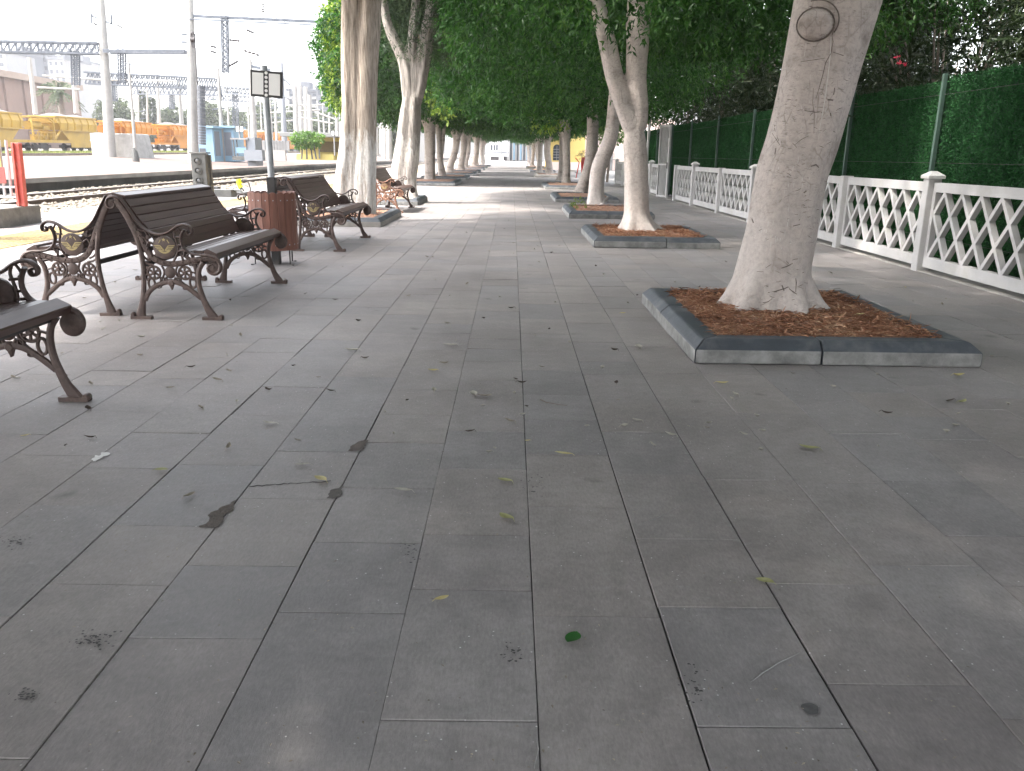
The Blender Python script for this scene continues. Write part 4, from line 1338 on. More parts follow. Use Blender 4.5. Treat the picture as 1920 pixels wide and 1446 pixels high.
# oleanders rising behind the screen
def oleander(x, y, seed, label, half, zc, n=1500, per=11, flowers=(), dens=.22, inner=0):
    t = empty('oleander_bush', (x, y, 0), 0, label, 'bush', 'oleander bushes rising behind the green screen')
    r = random.Random(seed)
    m = MB()
    for i in range(9):
        a = r.uniform(0, 6.28); q = r.uniform(.3, 1)
        ex, ey = half[0] * q * math.cos(a), half[1] * q * math.sin(a)
        m.tube([(.12 * math.cos(a), .12 * math.sin(a), -.05), (ex * .35, ey * .35, zc * .5), (ex * .8, ey * .8, zc + half[2] * .4 * r.random())], [.045, .032, .012], 6)
    m.build('stems', MATS['twig_bark'], t, smooth=True)
    f = foliage('foliage', MATS['oleander_leaf'], (0, 0, zc), half, n, per, .17, .030, seed, 2.6, -.1, dens, .28, 2.4, inner, None, .4, t)
    for (px, py, Y, s_) in flowers:
        c = at(px, py, Y) - Vector((x, y, 0))
        fl = foliage('flower', MATS['pink_petal'], c, (s_, s_, s_), 4, 4, .022, .02, int(px), 2, 0, .3, .1, 2, 0, None, .012, t)
    return t
leaf_mat('pink_petal', [(.1, (.55, .04, .09)), (.6, (.75, .10, .16)), (.9, (.85, .25, .30))], .3, .5, 4)
OL = [(7.6, 7.6, (1.6, 1.9, 1.9), 3.5, 'dark oleander nearest the picture edge, drooping over the green screen'),
      (7.9, 11.2, (1.7, 2.0, 2.1), 3.7, 'dark oleander with a few pink flowers right of the thick leaning trunk'),
      (7.7, 15.3, (1.6, 2.1, 2.1), 3.6, 'dark oleander behind the thick leaning trunk, sky showing through it'),
      (7.8, 19.5, (1.6, 2.2, 2.2), 3.7, 'dark oleander left of the thick leaning trunk, above the screen'),
      (7.6, 24.0, (1.6, 2.3, 2.3), 3.8, 'dark oleander above the screen between the forked and the thick trunk'),
      (7.7, 28.8, (1.6, 2.4, 2.4), 3.9, 'dark oleander above the screen beside the tall white gate'),
      (7.4, 34.5, (1.8, 2.8, 2.4), 3.7, 'dark oleander farthest along the screen, behind the forked trunk')]
for i, (x, y, hf, zc, lab) in enumerate(OL):
    oleander(x, y, 200 + i, lab, hf, zc, 1500 if i < 4 else 1200, 11, ((1686, 115, 9.6, .02), (1698, 122, 9.6, .014), (1682, 108, 9.6, .012)) if i == 1 else (), .3, (900, 500, 250, 900, 1600, 1600, 1600)[i])
# second, taller row further back closes the view
for i, (x, y) in enumerate(((10.6, 9), (11.2, 15), (10.8, 21.5), (11.2, 28.5), (11, 37))):
    tt_ = oleander(x, y, 230 + i, ['tall dark bush beyond the oleanders at the picture edge', 'tall dark bush beyond the oleander with pink flowers', 'tall dark bush beyond the oleanders left of the leaning trunk', 'tall dark bush beyond the oleanders near the gate', 'tall dark bush beyond the farthest oleander'][i], (1.9, 3.2, 3.4), 3.6, 1500, 9, (), .4, (1500, 900, 700, 2500, 2500)[i])

# ---------------------------------------------------------------- fallen leaves and litter on the paving
leaf_mat('dry_leaf', [(.1, (.10, .085, .07)), (.5, (.22, .19, .15)), (.9, (.42, .37, .30))], .1, .8, 30)
leaf_mat('yellow_leaf', [(.1, (.36, .28, .10)), (.5, (.44, .37, .17)), (.9, (.48, .44, .26))], .15, .6, 30)
leaf_mat('olive_leaf', [(.1, (.20, .20, .08)), (.5, (.29, .29, .13)), (.9, (.37, .36, .2))], .15, .6, 30)
leaf_mat('green_leaf', [(.1, (.018, .075, .016)), (.5, (.025, .10, .02)), (.9, (.03, .12, .025))], .1, .3, 30)
leaf_mat('white_leaf', [(.1, (.24, .225, .19)), (.5, (.33, .31, .265)), (.9, (.44, .42, .36))], .1, .7, 30)
leaf_mat('dark_leaf', [(.1, (.030, .024, .020)), (.5, (.055, .042, .034)), (.9, (.09, .07, .055))], .05, .8, 30)
def leaf_obj(mat, l, w, curl, seed, stalk=True):
    """one fallen leaf: an outline of 2x7 faces, curled and folded along its midrib, with a stalk"""
    m = MB()
    r = random.Random(seed)
    n = 7
    V = []
    for i in range(n + 1):
        t = i / n
        hw = w / 2 * math.sin(math.pi * min(1, t * .96 + .03)) ** .75
        z = curl * l * (t - .5) ** 2 * 1.6 + r.uniform(0, .001)
        sw = .12 * l * math.sin(t * 2.5 + seed)
        for s_ in (-1, 0, 1):
            V.append((t * l - l / 2, sw + s_ * hw, z + abs(s_) * hw * (.1 + curl) + .004))
    F = []
    for i in range(n):
        for q in range(2):
            a = i * 3 + q
            F.append((a, a + 3, a + 4, a + 1))
    m.add(V, F)
    if stalk:
        p = V[1]
        m.tube([(p[0], p[1], p[2]), (p[0] - l * .16, p[1] + .003, .003)], [.0014, .0010], 4)
    o = m.build('fallen_leaf', MATS[mat], None, smooth=True)
    return o
BIG = [(1071, 1198, 'green_leaf', .062, .045, .12, -1.9, 'fresh dark green round leaf lying alone in the foreground'),
       (828, 1124, 'yellow_leaf', .05, .022, .15, .8, 'small yellow leaf with a stalk on the slab left of the green leaf'),
       (600, 902, 'yellow_leaf', .075, .04, .3, 2.6, 'broad ochre leaf beside the cracked slab'),
       (565, 874, 'white_leaf', .075, .022, .2, 3.2, 'slim pale leaf just above the broad ochre one'),
       (947, 903, 'olive_leaf', .07, .035, .2, 2.4, 'olive leaf lying crosswise in the middle of the paving'),
       (951, 971, 'olive_leaf', .075, .038, .2, 2.2, 'olive yellow leaf nearest the middle joint'),
       (890, 741, 'white_leaf', .085, .05, .4, 1.9, 'curled cream leaf left of a dry grey one'),
       (909, 744, 'dry_leaf', .085, .028, .3, .3, 'dry grey-green leaf touching a curled cream one'),
       (1056, 853, 'yellow_leaf', .085, .028, .2, 3.0, 'slim straw-yellow leaf before the wide open joint'),
       (843, 649, 'white_leaf', .11, .04, .3, 3.0, 'pale narrow leaf in the middle distance of the alley centre'),
       (660, 658, 'white_leaf', .11, .045, .3, 2.8, 'pale leaf on the joint before the nearest complete bench'),
       (1517, 841, 'olive_leaf', .095, .04, .25, 2.5, 'yellow-green leaf below the front of the nearest kerb box'),
       (1200, 653, 'white_leaf', .10, .06, .4, 1.7, 'cream leaf beside the left corner of the nearest kerb box'),
       (1354, 720, 'yellow_leaf', .08, .03, .35, .2, 'curved yellow leaf in front of the nearest kerb box'),
       (1379, 742, 'white_leaf', .075, .03, .4, 2.0, 'white curled leaf under the curved yellow one'),
       (1802, 754, 'olive_leaf', .085, .03, .3, .6, 'greenish leaf on the paving at the far right'),
       (1797, 705, 'yellow_leaf', .085, .04, .4, 0, 'tan crumpled leaf before the right corner of the nearest kerb box'),
       (1195, 790, 'white_leaf', .06, .03, .35, 2.3, 'small whitish leaf right of the wide open joint'),
       (302, 884, 'olive_leaf', .06, .034, .2, 0, 'yellowish leaf on the long diagonal joint at the left'),
       (506, 794, 'white_leaf', .085, .028, .2, 3.0, 'pale slim leaf in the slab row before the benches'),
       (355, 931, 'dry_leaf', .055, .026, .35, 1.3, 'brownish dry leaf lying upright above the broken slab corner'),
       (755, 923, 'white_leaf', .08, .03, .3, 3.0, 'faded leaf at the crack of the middle slabs'),
       (1433, 1092, 'olive_leaf', .06, .035, .1, 2.5, 'dull olive leaf on the joint at the lower right'),
       (1613, 591, 'yellow_leaf', .09, .05, .2, .2, 'bright yellow leaf lying on the bark mulch'),
       (1427, 845, 'white_leaf', .028, .026, .5, 0, 'tiny cream petal on the dark slab at the right')]
for i, (px, py, mt, l, w, cu, a, lab) in enumerate(BIG):
    o = leaf_obj(mt, l, w, cu, i + 1)
    p = gz(px, py, .19 if py == 591 else .003)
    o.location = p
    o.rotation_euler = (0, 0, a)
    tag(o, lab, 'leaf')
protos = []
for i, (mt, l, w, cu) in enumerate((('white_leaf', .065, .026, .5), ('dark_leaf', .07, .024, .5), ('dry_leaf', .07, .026, .45), ('white_leaf', .05, .03, .6), ('dark_leaf', .055, .03, .6), ('yellow_leaf', .065, .03, .3))):
    protos.append(leaf_obj(mt, l, w, cu, 40 + i))
r = random.Random(77)
labs = ['small pale dry leaf lying on the grey paving', 'small dark shrivelled leaf lying on the grey paving', 'small grey-brown dry leaf lying on the grey paving', 'tiny curled whitish leaf lying on the grey paving', 'tiny dark curled leaf lying on the grey paving', 'small yellowish dry leaf lying on the grey paving']
grp = ['pale dry leaves on the paving', 'dark shrivelled leaves on the paving', 'grey-brown dry leaves on the paving', 'curled whitish leaves on the paving', 'dark curled leaves on the paving', 'yellowish dry leaves on the paving']
cnt = 0
used = [0] * 6
while cnt < 170:
    py = 380 + 470 * r.random() ** 1.25
    px = r.uniform(-20, 1940)
    g = gz(px, py)
    if g.y > 30 or g.x < -7 or g.x > 5.1: continue
    if abs(g.x - 2.28) < 1.1 and (5.3 < g.y < 8.1 or 12.7 < g.y < 15.6 or 18.8 < g.y < 21.8): continue
    k = r.choices(range(6), (3, 2, 4, 3, 2, .6))[0]
    o = protos[k] if not used[k] else protos[k].copy()
    if used[k]: link(o)
    used[k] = 1
    o.location = (g.x, g.y, .003)
    o.rotation_euler = (r.uniform(-.15, .15), r.uniform(-.15, .15), r.uniform(0, 6.28))
    s_ = r.uniform(.45, 1.05)
    o.scale = (s_, s_, s_)
    tag(o, labs[k], 'leaf', grp[k])
    cnt += 1
# twig
m = MB()
p = gz(1030, 757)
m.tube([(p.x - .05, p.y + .06, .006), (p.x - .02, p.y, .008), (p.x + .05, p.y - .035, .006), (p.x + .10, p.y - .045, .005)], [.003, .003, .002, .0015], 5)
m.tube([(p.x - .02, p.y, .008), (p.x - .04, p.y + .015, .012)], [.002, .001], 5)
tag(m.build('twig', MATS['twig_bark'], None), 'thin dry twig lying right of the middle joint', 'twig')
# fine debris: crumbs too small to count
V, T = [], []
rs = np.random.default_rng(5)
n = 900
ys = 1.6 + 17 * rs.random(n) ** 1.5
xs = rs.uniform(-1, 1, n) * np.minimum(5, ys * .66)
P = np.stack([xs, ys, np.full(n, .004)], 1)
D = np.stack([rs.normal(0, 1, n), rs.normal(0, 1, n), rs.normal(0, .1, n)], 1)
V, T = leaf_mesh(P, D, rs.uniform(.004, .016, n), rs.uniform(.003, .007, n), rs, up=3)
o = tri_object('leaf_crumbs', V, T, MATS['dry_leaf'])
tag(o, 'fine crumbs of dry leaves and grit scattered over the paving', 'debris', kind='stuff')
# worn spots of the slabs: pitting, a round stain, scratches
def pits(px, py, wpx, hpx, n, seed, label):
    r_ = random.Random(seed)
    m_ = MB()
    for _ in range(n):
        c_ = gz(px + r_.gauss(0, wpx / 3.2), py + r_.gauss(0, hpx / 3.2))
        s_ = r_.uniform(.0012, .0042)
        k_ = r_.randint(5, 7)
        a_ = r_.uniform(0, 6)
        m_.add([(c_.x + s_ * r_.uniform(.6, 1.4) * math.cos(a_ + 6.283 * q / k_) * 1.3, c_.y + s_ * r_.uniform(.6, 1.4) * math.sin(a_ + 6.283 * q / k_), .0034 + r_.random() * .0004) for q in range(k_)], [tuple(range(k_))])
    tag(m_.build('pitted_spot', MATS['pit_dark']), label, 'pitted spot', kind='stuff')
plain('pit_dark', (.055, .053, .052), .95, .3, 60)
plain('stain_dark', (.075, .073, .073), .75, .25, 60)
plain('scuff_pale', (.24, .236, .23), .9, .2, 60)
pits(176, 1202, 90, 26, 60, 1, 'patch of small pits in the slab at the lower left')
pits(45, 1306, 40, 18, 34, 2, 'patch of small pits at the left picture edge')
pits(960, 1228, 34, 26, 26, 3, 'patch of small pits left of the green leaf')
pits(1302, 1284, 40, 50, 34, 4, 'patch of small pits right of the wide open joint')
pits(22, 1016, 60, 18, 40, 5, 'patch of small pits at the left edge, higher up')
pits(1000, 905, 60, 40, 26, 6, 'scatter of small pits along the middle joint')
pits(768, 1036, 30, 36, 20, 7, 'scatter of small pits above the small yellow leaf')
m = MB()
c_ = gz(1519, 1331)
m.add([(c_.x + .021 * math.cos(q) * (1 + .12 * math.sin(3 * q)), c_.y + .026 * math.sin(q) * (1 + .1 * math.sin(2 * q + 1)), .0032) for q in [i * math.pi / 10 for i in range(20)]], [tuple(range(20))])
tag(m.build('gum_spot', MATS['stain_dark']), 'dark round gum spot on the slab at the lower right', 'gum spot')
def scratch(pts, r_, label):
    m_ = MB(); m_.tube([tuple(gz(*p, .0022)) for p in pts], r_, 4); tag(m_.build('scratch', MATS['scuff_pale']), label, 'scratch')
scratch([(1408, 1279), (1430, 1262), (1462, 1242), (1500, 1224)], [.0006, .0016, .0018, .0008], 'curved pale scratch right of the wide open joint')
scratch([(1195, 985), (1235, 970), (1276, 948)], [.0005, .0012, .0005], 'straight pale scratch beside the wide open joint, higher up')
scratch([(1002, 1440), (1010, 1405), (1006, 1385)], [.0012, .0014, .0006], 'pale scratch along the middle joint at the bottom')
m = MB()
pp = gz(1511, 569, .19)
m.lathe((pp.x, pp.y, .15), [(.01, 0), (.034, .015), (.028, .045), (.036, .06), (.012, .085)], 9)
tag(m.build('crumpled_paper', MATS['sign_white']), 'small crumpled white paper in the mulch right of the thick trunk', 'litter')
# white splash and broken slab corners
def patch(name, mat, pts, z, label, cat):
    P = [gz(*p) for p in pts]
    r_ = random.Random(len(label))
    for _ in range(3):
        Q = []
        for i_ in range(len(P)):
            a_, b_ = P[i_], P[(i_ + 1) % len(P)]
            d_ = b_ - a_
            Q += [a_, (a_ + b_) / 2 + Vector((-d_.y, d_.x, 0)) * r_.uniform(-.17, .17)]
        P = Q
    m = MB()
    m.add([(p.x, p.y, z) for p in P], [tuple(range(len(P)))])
    o = m.build(name, MATS[mat])
    return tag(o, label, cat)
plain('splash_white', (.62, .61, .59), .8, .15, 40)
plain('chip_brown', (.085, .068, .058), .9, .35, 25, bmp=.8, bscale=50)
plain('patch_dark', (.085, .075, .068), .9, .3, 25, bmp=.5)
patch('paint_splash', 'splash_white', [(172, 862), (178, 855), (186, 856), (190, 850), (200, 849), (207, 851), (203, 855), (194, 857), (188, 862), (180, 867), (174, 866)], .0035, 'white paint splash on the slabs at the left', 'splash')
patch('broken_corner', 'chip_brown', [(372, 988), (392, 978), (395, 962), (414, 952), (432, 946), (444, 938), (440, 948), (420, 968), (412, 986), (404, 992), (396, 990)], .0030, 'brown hole where a slab corner has broken off, lower left', 'broken slab')
patch('broken_corner', 'chip_brown', [(652, 848), (660, 836), (672, 829), (690, 826), (687, 836), (678, 846), (664, 846)], .0032, 'brown chipped slab corner in the middle of the row left of centre', 'broken slab')
patch('broken_corner', 'patch_dark', [(612, 936), (618, 922), (636, 916), (644, 908), (640, 920), (632, 934)], .0030, 'grey chip at the end of the cracked slab', 'broken slab')
m = MB()
cr = [(468, 912), (500, 910), (520, 908), (545, 907), (570, 904), (600, 905), (628, 900)]
rj = random.Random(3)
m.tube([tuple(gz(p[0] + q * (n_[0] - p[0]) / 4 + rj.uniform(-1, 1), p[1] + q * (n_[1] - p[1]) / 4 + rj.uniform(-1.3, 1.3), .0008)) for p, n_ in zip(cr, cr[1:]) for q in range(4)], [rj.uniform(.0006, .0018) for _ in range(24)], 4)
tag(m.build('crack', MATS['grout'], None), 'thin crack running across a slab beside the broad ochre leaf', 'crack')

# ---------------------------------------------------------------- railway yard on the left
plain('mast_concrete', (.28, .27, .255), .85, .15, 1.5, dirt=(.2, .19, .18), bmp=.1)
plain('truss_steel', (.06, .068, .085), .6, .2, 2, dirt=(.18, .19, .21))
plain('insulator', (.03, .024, .024), .4, .2, 5)
plain('wire_steel', (.08, .08, .085), .6, .1, 2)
plain('wagon_yellow', (.36, .225, .032), .6, .15, .8, dirt=(.22, .15, .05), dirt_amt=.6)
plain('wagon_orange', (.44, .17, .008), .6, .12, .8, dirt=(.34, .15, .03), dirt_amt=.6)
plain('bogie_dark', (.045, .038, .038), .8, .3, 3)
plain('gravel', (.12, .112, .11), .95, .3, 2)
plain('cabin_blue', (.20, .32, .42), .6, .08, 1, dirt=(.17, .24, .30))
plain('grey_panel', (.16, .17, .19), .6, .1, 1)
plain('hall_brown', (.18, .115, .088), .9, .08, .3, dirt=(.15, .1, .08))
plain('hall_roof', (.25, .19, .15), .8, .1, .5)
plain('flat_white', (.20, .198, .197), .9, .05, .3)
plain('flat_grey', (.085, .09, .102), .9, .1, .3)
plain('window_dark', (.035, .04, .05), .25, .3, 1)
plain('house_yellow', (.60, .45, .15), .9, .06, .5)
plain('house_pink', (.74, .58, .52), .9, .06, .5)
plain('signal_grey', (.065, .065, .062), .6, .2, 5, dirt=(.11, .105, .095))
plain('lens_dark', (.10, .10, .10), .15, .2, 5)
plain('post_red', (.50, .075, .055), .55, .2, 4, dirt=(.55, .28, .24))
plain('sign_olive', (.42, .35, .12), .6, .1, 4)
plain('sign_red', (.36, .075, .065), .6, .1, 4)
plain('hi_yellow', (.75, .80, .02), .5, .08, 4)
plain('tub_red', (.60, .035, .03), .45, .15, 2)
plain('dry_brush', (.12, .075, .045), .9, .4, 6)
plain('coach_white', (.5, .5, .51), .5, .06, .5)
plain('shelter_yellow', (.62, .50, .17), .8, .1, 1)
plain('olive_dark', (.22, .165, .075), .9, .2, 1)

# low concrete block with the red post and the warning board
blk = MB()
blk.box(-11.6, 14.62, -.1, -9.0, 16.0, .335)
o = blk.build('concrete_block', MATS['old_concrete'], None, bevel=.03)
tag(o, 'rough low concrete block by the tactile strip, at the foot of the red post', 'concrete block')
pb = at(42, 384, 15.5)
t = empty('warning_board', (pb.x, 15.5, .335), 0, 'red post with yellow and dark red warning board and white bars at the picture edge', 'sign')
base = Vector((pb.x, 15.5, .335))
tp = at(30, 268, 15.5) - base
m = MB()
m.bar((0, 0, 0), tp, .15, .11, (0, 1, 0)); m.bar((-.015, -.075, .002), tp + Vector((-.015, -.075, 0)), .02, .05, (0, 1, 0))
m.build('post', MATS['post_red'], t, bevel=.006)
w = Vector((tp.x / tp.z, 0, 1))
def on(z, x=0, y=0): return (w.x * z + x, y, z)
m = MB()
for z in (.16, .34): m.tube([on(z, -.10), (-1.7, 0, z)], .022, 8)
m.build('rail', MATS['zinc'], t)
for i in range(12):
    m = MB()
    x = -.18 - i * .125
    m.tube([(x + w.x * .14, 0, .15), (x + w.x * 1.16, 0, 1.17)], .026, 8)
    m.build('bar', MATS['white_paint'], t)
m = MB(); m.box(-1.35, -.06, .70, -.245, -.045, 1.07); o1 = m.build('upper_board', MATS['sign_olive'], t)
m = MB(); m.box(-1.31, -.06, .41, -.205, -.045, .695); o2 = m.build('lower_board', MATS['sign_red'], t)
def text(s, size, loc, mat, parent, rot=(math.pi / 2, 0, 0), ext=.002):
    cu = bpy.data.curves.new('lettering', 'FONT')
    cu.body = s; cu.size = size; cu.extrude = ext; cu.align_x = 'CENTER'; cu.align_y = 'CENTER'
    ob = bpy.data.objects.new('lettering', cu)
    COL.objects.link(ob)
    dg = bpy.context.evaluated_depsgraph_get()
    me = bpy.data.meshes.new_from_object(ob.evaluated_get(dg))
    bpy.data.objects.remove(ob)
    o_ = bpy.data.objects.new('lettering', me)
    me.materials.clear(); me.materials.append(MATS[mat])
    link(o_, parent)
    o_.location = loc; o_.rotation_euler = rot
    return o_
text('DİKKAT', .10, (-.60, -.0625, 1.02), 'dark_metal', o1)
text('GERİLİM', .06, (-.60, -.0625, .945), 'dark_metal', o1)
m = MB()
for i in range(3):
    a, b = 2 * math.pi * i / 3 + math.pi / 2, 2 * math.pi * (i + 1) / 3 + math.pi / 2
    m.bar((-.42 + .075 * math.cos(a), -.0625, .80 + .075 * math.sin(a)), (-.42 + .075 * math.cos(b), -.0625, .80 + .075 * math.sin(b)), .014, .004, (0, 1, 0))
m.bar((-.42, -.0625, .825), (-.42, -.0625, .79), .012, .004, (0, 1, 0))
m.build('warning_triangle', MATS['dark_metal'], o1)
m = MB()
for i in range(4):
    z = .655 - i * .06
    for j in range(6):
        x = -.30 - j * .14 - (i % 2) * .03
        m.box(x - .11, -.063, z - .012, x, -.0602, z + .012)
m.build('faded_lettering', MATS['old_white'], o2)

# dwarf signal
sg = at(381, 365, 24.0)
t = empty('dwarf_signal', (sg.x, 24.0, .0), 0, 'grey three-lens ground signal standing behind the nearest bench', 'signal')
S = 24 / FPX
m = MB(); m.box(-.22, -.13, .36, .20, .15, 1.28)
hd = m.build('head', MATS['signal_grey'], t, bevel=.02)
m = MB(); m.box(-.25, -.16, 1.285, .24, .20, 1.325); m.build('hood', MATS['signal_grey'], hd, bevel=.008)
m = MB(); m.cyl((-.02, 0, 0), (-.02, 0, .36), .12, 14); m.box(.16, .10, 0, .25, .2, 1.25); m.build('stand', MATS['signal_grey'], t, bevel=.005)
for z in (.55, .82, 1.09):
    m = MB(); m.lathe((-.03, -.131, z), [(.095, 0), (.10, -.05), (.085, -.05), (.08, -.01)], 18, 'y'); l = m.build('lens', MATS['signal_grey'], hd, smooth=40)
    m = MB(); m.lathe((-.03, -.131, z), [(.078, -.012), (.05, -.03), (.01, -.036)], 16, 'y'); m.build('glass', MATS['lens_dark'], l, smooth=True)
# points lever with yellow weight
pl = at(447, 378, 27)
t = empty('points_lever', (pl.x, 27, -.02), 0, 'points lever with a bright yellow weight beside the track, left of the bin', 'lever')
def pr(px, py): return tuple(at(px, py, 27) - Vector((pl.x, 27, -.02)))
m = MB(); m.tube([pr(470, 378), pr(469, 352), pr(464, 338), pr(456, 336), pr(451, 342), pr(452, 352), pr(458, 358)], .022, 8); m.build('arm', MATS['dark_metal'], t, smooth=True)
m = MB(); m.tube([pr(447, 336), pr(449, 343), pr(448, 347), pr(452, 352)], [.075, .085, .07, .085], 10); m.build('weight', MATS['hi_yellow'], t, smooth=40)
c = Vector(pr(444, 357))
m = MB(); m.tube([c + Vector((.13 * math.cos(a), 0, .12 * math.sin(a))) for a in [i * math.pi / 8 for i in range(17)]], .03, 8, cap=False); m.build('ring', MATS['zinc'], t, smooth=True)
m = MB(); m.box(-.5, -.2, -.05, .3, .3, .12); m.box(-.9, -.1, -.05, -.6, .2, .28); m.build('base', MATS['dark_metal'], t, bevel=.01)
# yard box beside the signal
q = at(418, 378, 26)
m = MB(); m.box(q.x - .3, 25.8, -.1, q.x + .35, 26.3, .22); m.tube([(q.x + .35, 26, .2), (q.x + .6, 26, .18), (q.x + .75, 25.9, -.05)], .03, 8)
tag(m.build('cable_box', MATS['signal_grey'], None, bevel=.01), 'small grey cable box on the ballast between signal and points lever', 'cable box')

# catenary masts
def mast(px0, py0, px1, py1, Y, r0, r1, label, mat='mast_concrete', n=12, arms=()):
    b = at(px0, py0, Y); e = at(px1, py1, Y)
    t = empty('catenary_mast', b, 0, label, 'mast', 'masts of the overhead line in the yard')
    m = MB(); m.tube([Vector((0, 0, -.4)), e - b], [r0, r1], n)
    m.build('pole', MATS[mat], t, smooth=40)
    for (ax0, ay0, ax1, ay1, w) in arms:
        m = MB(); m.bar(at(ax0, ay0, Y) - b, at(ax1, ay1, Y) - b, w)
        m.build('cross_arm', MATS['truss_steel'], t)
    return t, b
def insul(t, b, Y, pts, r=.07):
    """insulators: ribbed dark rods"""
    for (x0, y0, x1, y1) in pts:
        A, B = at(x0, y0, Y) - b, at(x1, y1, Y) - b
        k = 9
        m = MB()
        m.tube([A + (B - A) * (i / (k - 1)) for i in range(k)], [r * .5 if i % 2 == 0 else r for i in range(k)], 8)
        m.build('insulator', MATS['insulator'], t)
def truss(x0, y0, x1, y1, Y0, Y1, h, dpx, label, w=.11, n=14, name='gantry_beam', wz=.7):
    A, B = at(x0, y0, Y0), at(x1, y1, Y1)
    t = empty(name, A, 0, label, 'gantry beam', 'lattice beams carrying the overhead line')
    d = B - A
    m = MB()
    s_ = Vector((-d.y, d.x, 0)).normalized() * wz / 2
    for q in (-1, 1):
        m.bar(s_ * q, d + s_ * q, w); m.bar(s_ * q - Vector((0, 0, h)), d + s_ * q - Vector((0, 0, h)), w)
        for i in range(n):
            a, b_ = d * (i / n), d * ((i + 1) / n)
            m.bar(a + s_ * q - Vector((0, 0, h)), b_ + s_ * q, w * .62); m.bar(b_ + s_ * q, b_ + s_ * q - Vector((0, 0, h)), w * .5)
    for i in range(n + 1):
        a = d * (i / n)
        m.bar(a - s_, a + s_, w * .5)
    m.build('lattice', MATS['truss_steel'], t)
    return t, A
def hanger(t, A, px, py0, py1, Y, w=.34, bw=.07):
    a, b = at(px, py0, Y) - A, at(px + (py1 - py0) * .02, py1, Y) - A
    m = MB()
    for q in (-1, 1):
        for s_ in (-1, 1):
            o_ = Vector((q * w / 2, s_ * w / 2, 0)); m.bar(a + o_, b + o_, bw)
    n = 9
    for i in range(n):
        p, q2 = a + (b - a) * i / n, a + (b - a) * (i + 1) / n
        for s_ in (-1, 1):
            m.bar(p + Vector((-w / 2, s_ * w / 2, 0)), q2 + Vector((w / 2, s_ * w / 2, 0)), bw * .6); m.bar(p + Vector((w / 2, s_ * w / 2, 0)), q2 + Vector((-w / 2, s_ * w / 2, 0)), bw * .6)
    m.build('drop_post', MATS['truss_steel'], t)

tP1, bP1 = mast(207, 296, 186, -60, 56, .36, .19, 'thick white concrete mast set into the concrete block', arms=((172, 30, 212, 46, .09), (172, 44, 172, 26, .09), (209, 46, 209, 28, .09), (200, 96, 186, 88, .2)))
insul(tP1, bP1, 56, ((176, 44, 183, 48), (218, 46, 230, 53)))
# concrete foot block with a sloping side
bb = at(190, 296, 57)
e1, e2 = at(268, 248, 58), at(275, 294, 58)
m = MB()
zt = at(190, 250, 57).z
x0, x1, x2 = bb.x - .4, e1.x - .2, e2.x
m.prism([(x0, .6), (x2, .6), (x1, zt), (x0, zt)], 'y', 56.6, 59.4)
tag(m.build('foundation_block', MATS['concrete'], None, bevel=.05), 'big pale concrete block with a slanting end at the foot of the thick mast', 'concrete block')
tP2, bP2 = mast(362, 299, 355, -60, 55, .36, .17, 'tall white mast with the tension wheel, nearest to the alley', arms=((340, 64, 366, 66, .12), (340, 79, 366, 80, .12), (357, 23, 357, 30, .3)))
wc = at(363, 75, 54.6) - bP2
m = MB()
m.tube([wc + Vector((.24 * math.sin(a) * .5, -.1, .42 * math.cos(a))) for a in [i * math.pi / 10 for i in range(21)]], .05, 8, cap=False)
for i in range(3):
    a = i * math.pi / 3
    v_ = Vector((.12 * math.sin(a), 0, .42 * math.cos(a))); m.bar(wc + v_ + Vector((0, -.1, 0)), wc - v_ + Vector((0, -.1, 0)), .07)
m.tube([wc + Vector((-.12, -.1, 0)), wc + Vector((.12, -.1, 0))], .16, 10)
m.build('tension_wheel', MATS['insulator'], tP2)
m = MB(); m.tube([wc + Vector((.1, -.1, -.4)), at(370, 160, 54.6) - bP2, at(371, 270, 54.6) - bP2], .04, 6); m.build('weight_rope', MATS['insulator'], tP2)
wt = [at(377, 161, 54.4) - bP2, at(379, 272, 54.4) - bP2]
m = MB()
k = 22
for i in range(k):
    p, q = wt[0] + (wt[1] - wt[0]) * i / k, wt[0] + (wt[1] - wt[0]) * (i + .88) / k
    m.tube([p, q], .24, 12)
m.build('counterweights', MATS['flat_grey'], tP2)
mast(255, 300, 241, 112, 50, .10, .06, 'slim white lamp mast with a dark boot in front of the concrete block', arms=((236, 118, 247, 122, .06), (241, 112, 241, 122, .06)))
bo = at(255, 301, 50)
m = MB(); m.tube([bo - Vector((0, 0, .3)), bo + Vector((0, 0, .15)), bo + Vector((-.03, 0, .72))], [.22, .2, .12], 10)
tag(m.build('mast_boot', MATS['signal_grey'], None), 'dark conical boot at the foot of the slim white lamp mast', 'boot')
mast(418, 292, 409, 128, 62, .16, .09, 'slim mast standing between the two blue cabins', arms=((398, 205, 421, 203, .08), (413, 172, 420, 186, .08)))
mast(66, 208, 55, 108, 100, .28, .22, 'pale mast in front of the brown hall')
mast(143, 206, 138, 150, 100, .30, .24, 'pale mast beside the palm tree')
mast(298, 225, 295, 128, 110, .26, .1, 'mast rising over the orange wagons, with a thin top')
mast(340, 226, 335, 150, 120, .3, .2, 'thin mast left of the tension wheel mast')
mast(478, 296, 469, 112, 80, .34, .16, 'pale mast behind the kiosk, left of the sign post', arms=((450, 118, 480, 118, .08), (470, 124, 506, 132, .26)))
mast(534, 280, 528, 118, 95, .34, .16, 'grey mast right of the sign post', 'grey_panel', arms=((527, 145, 545, 160, .15),))
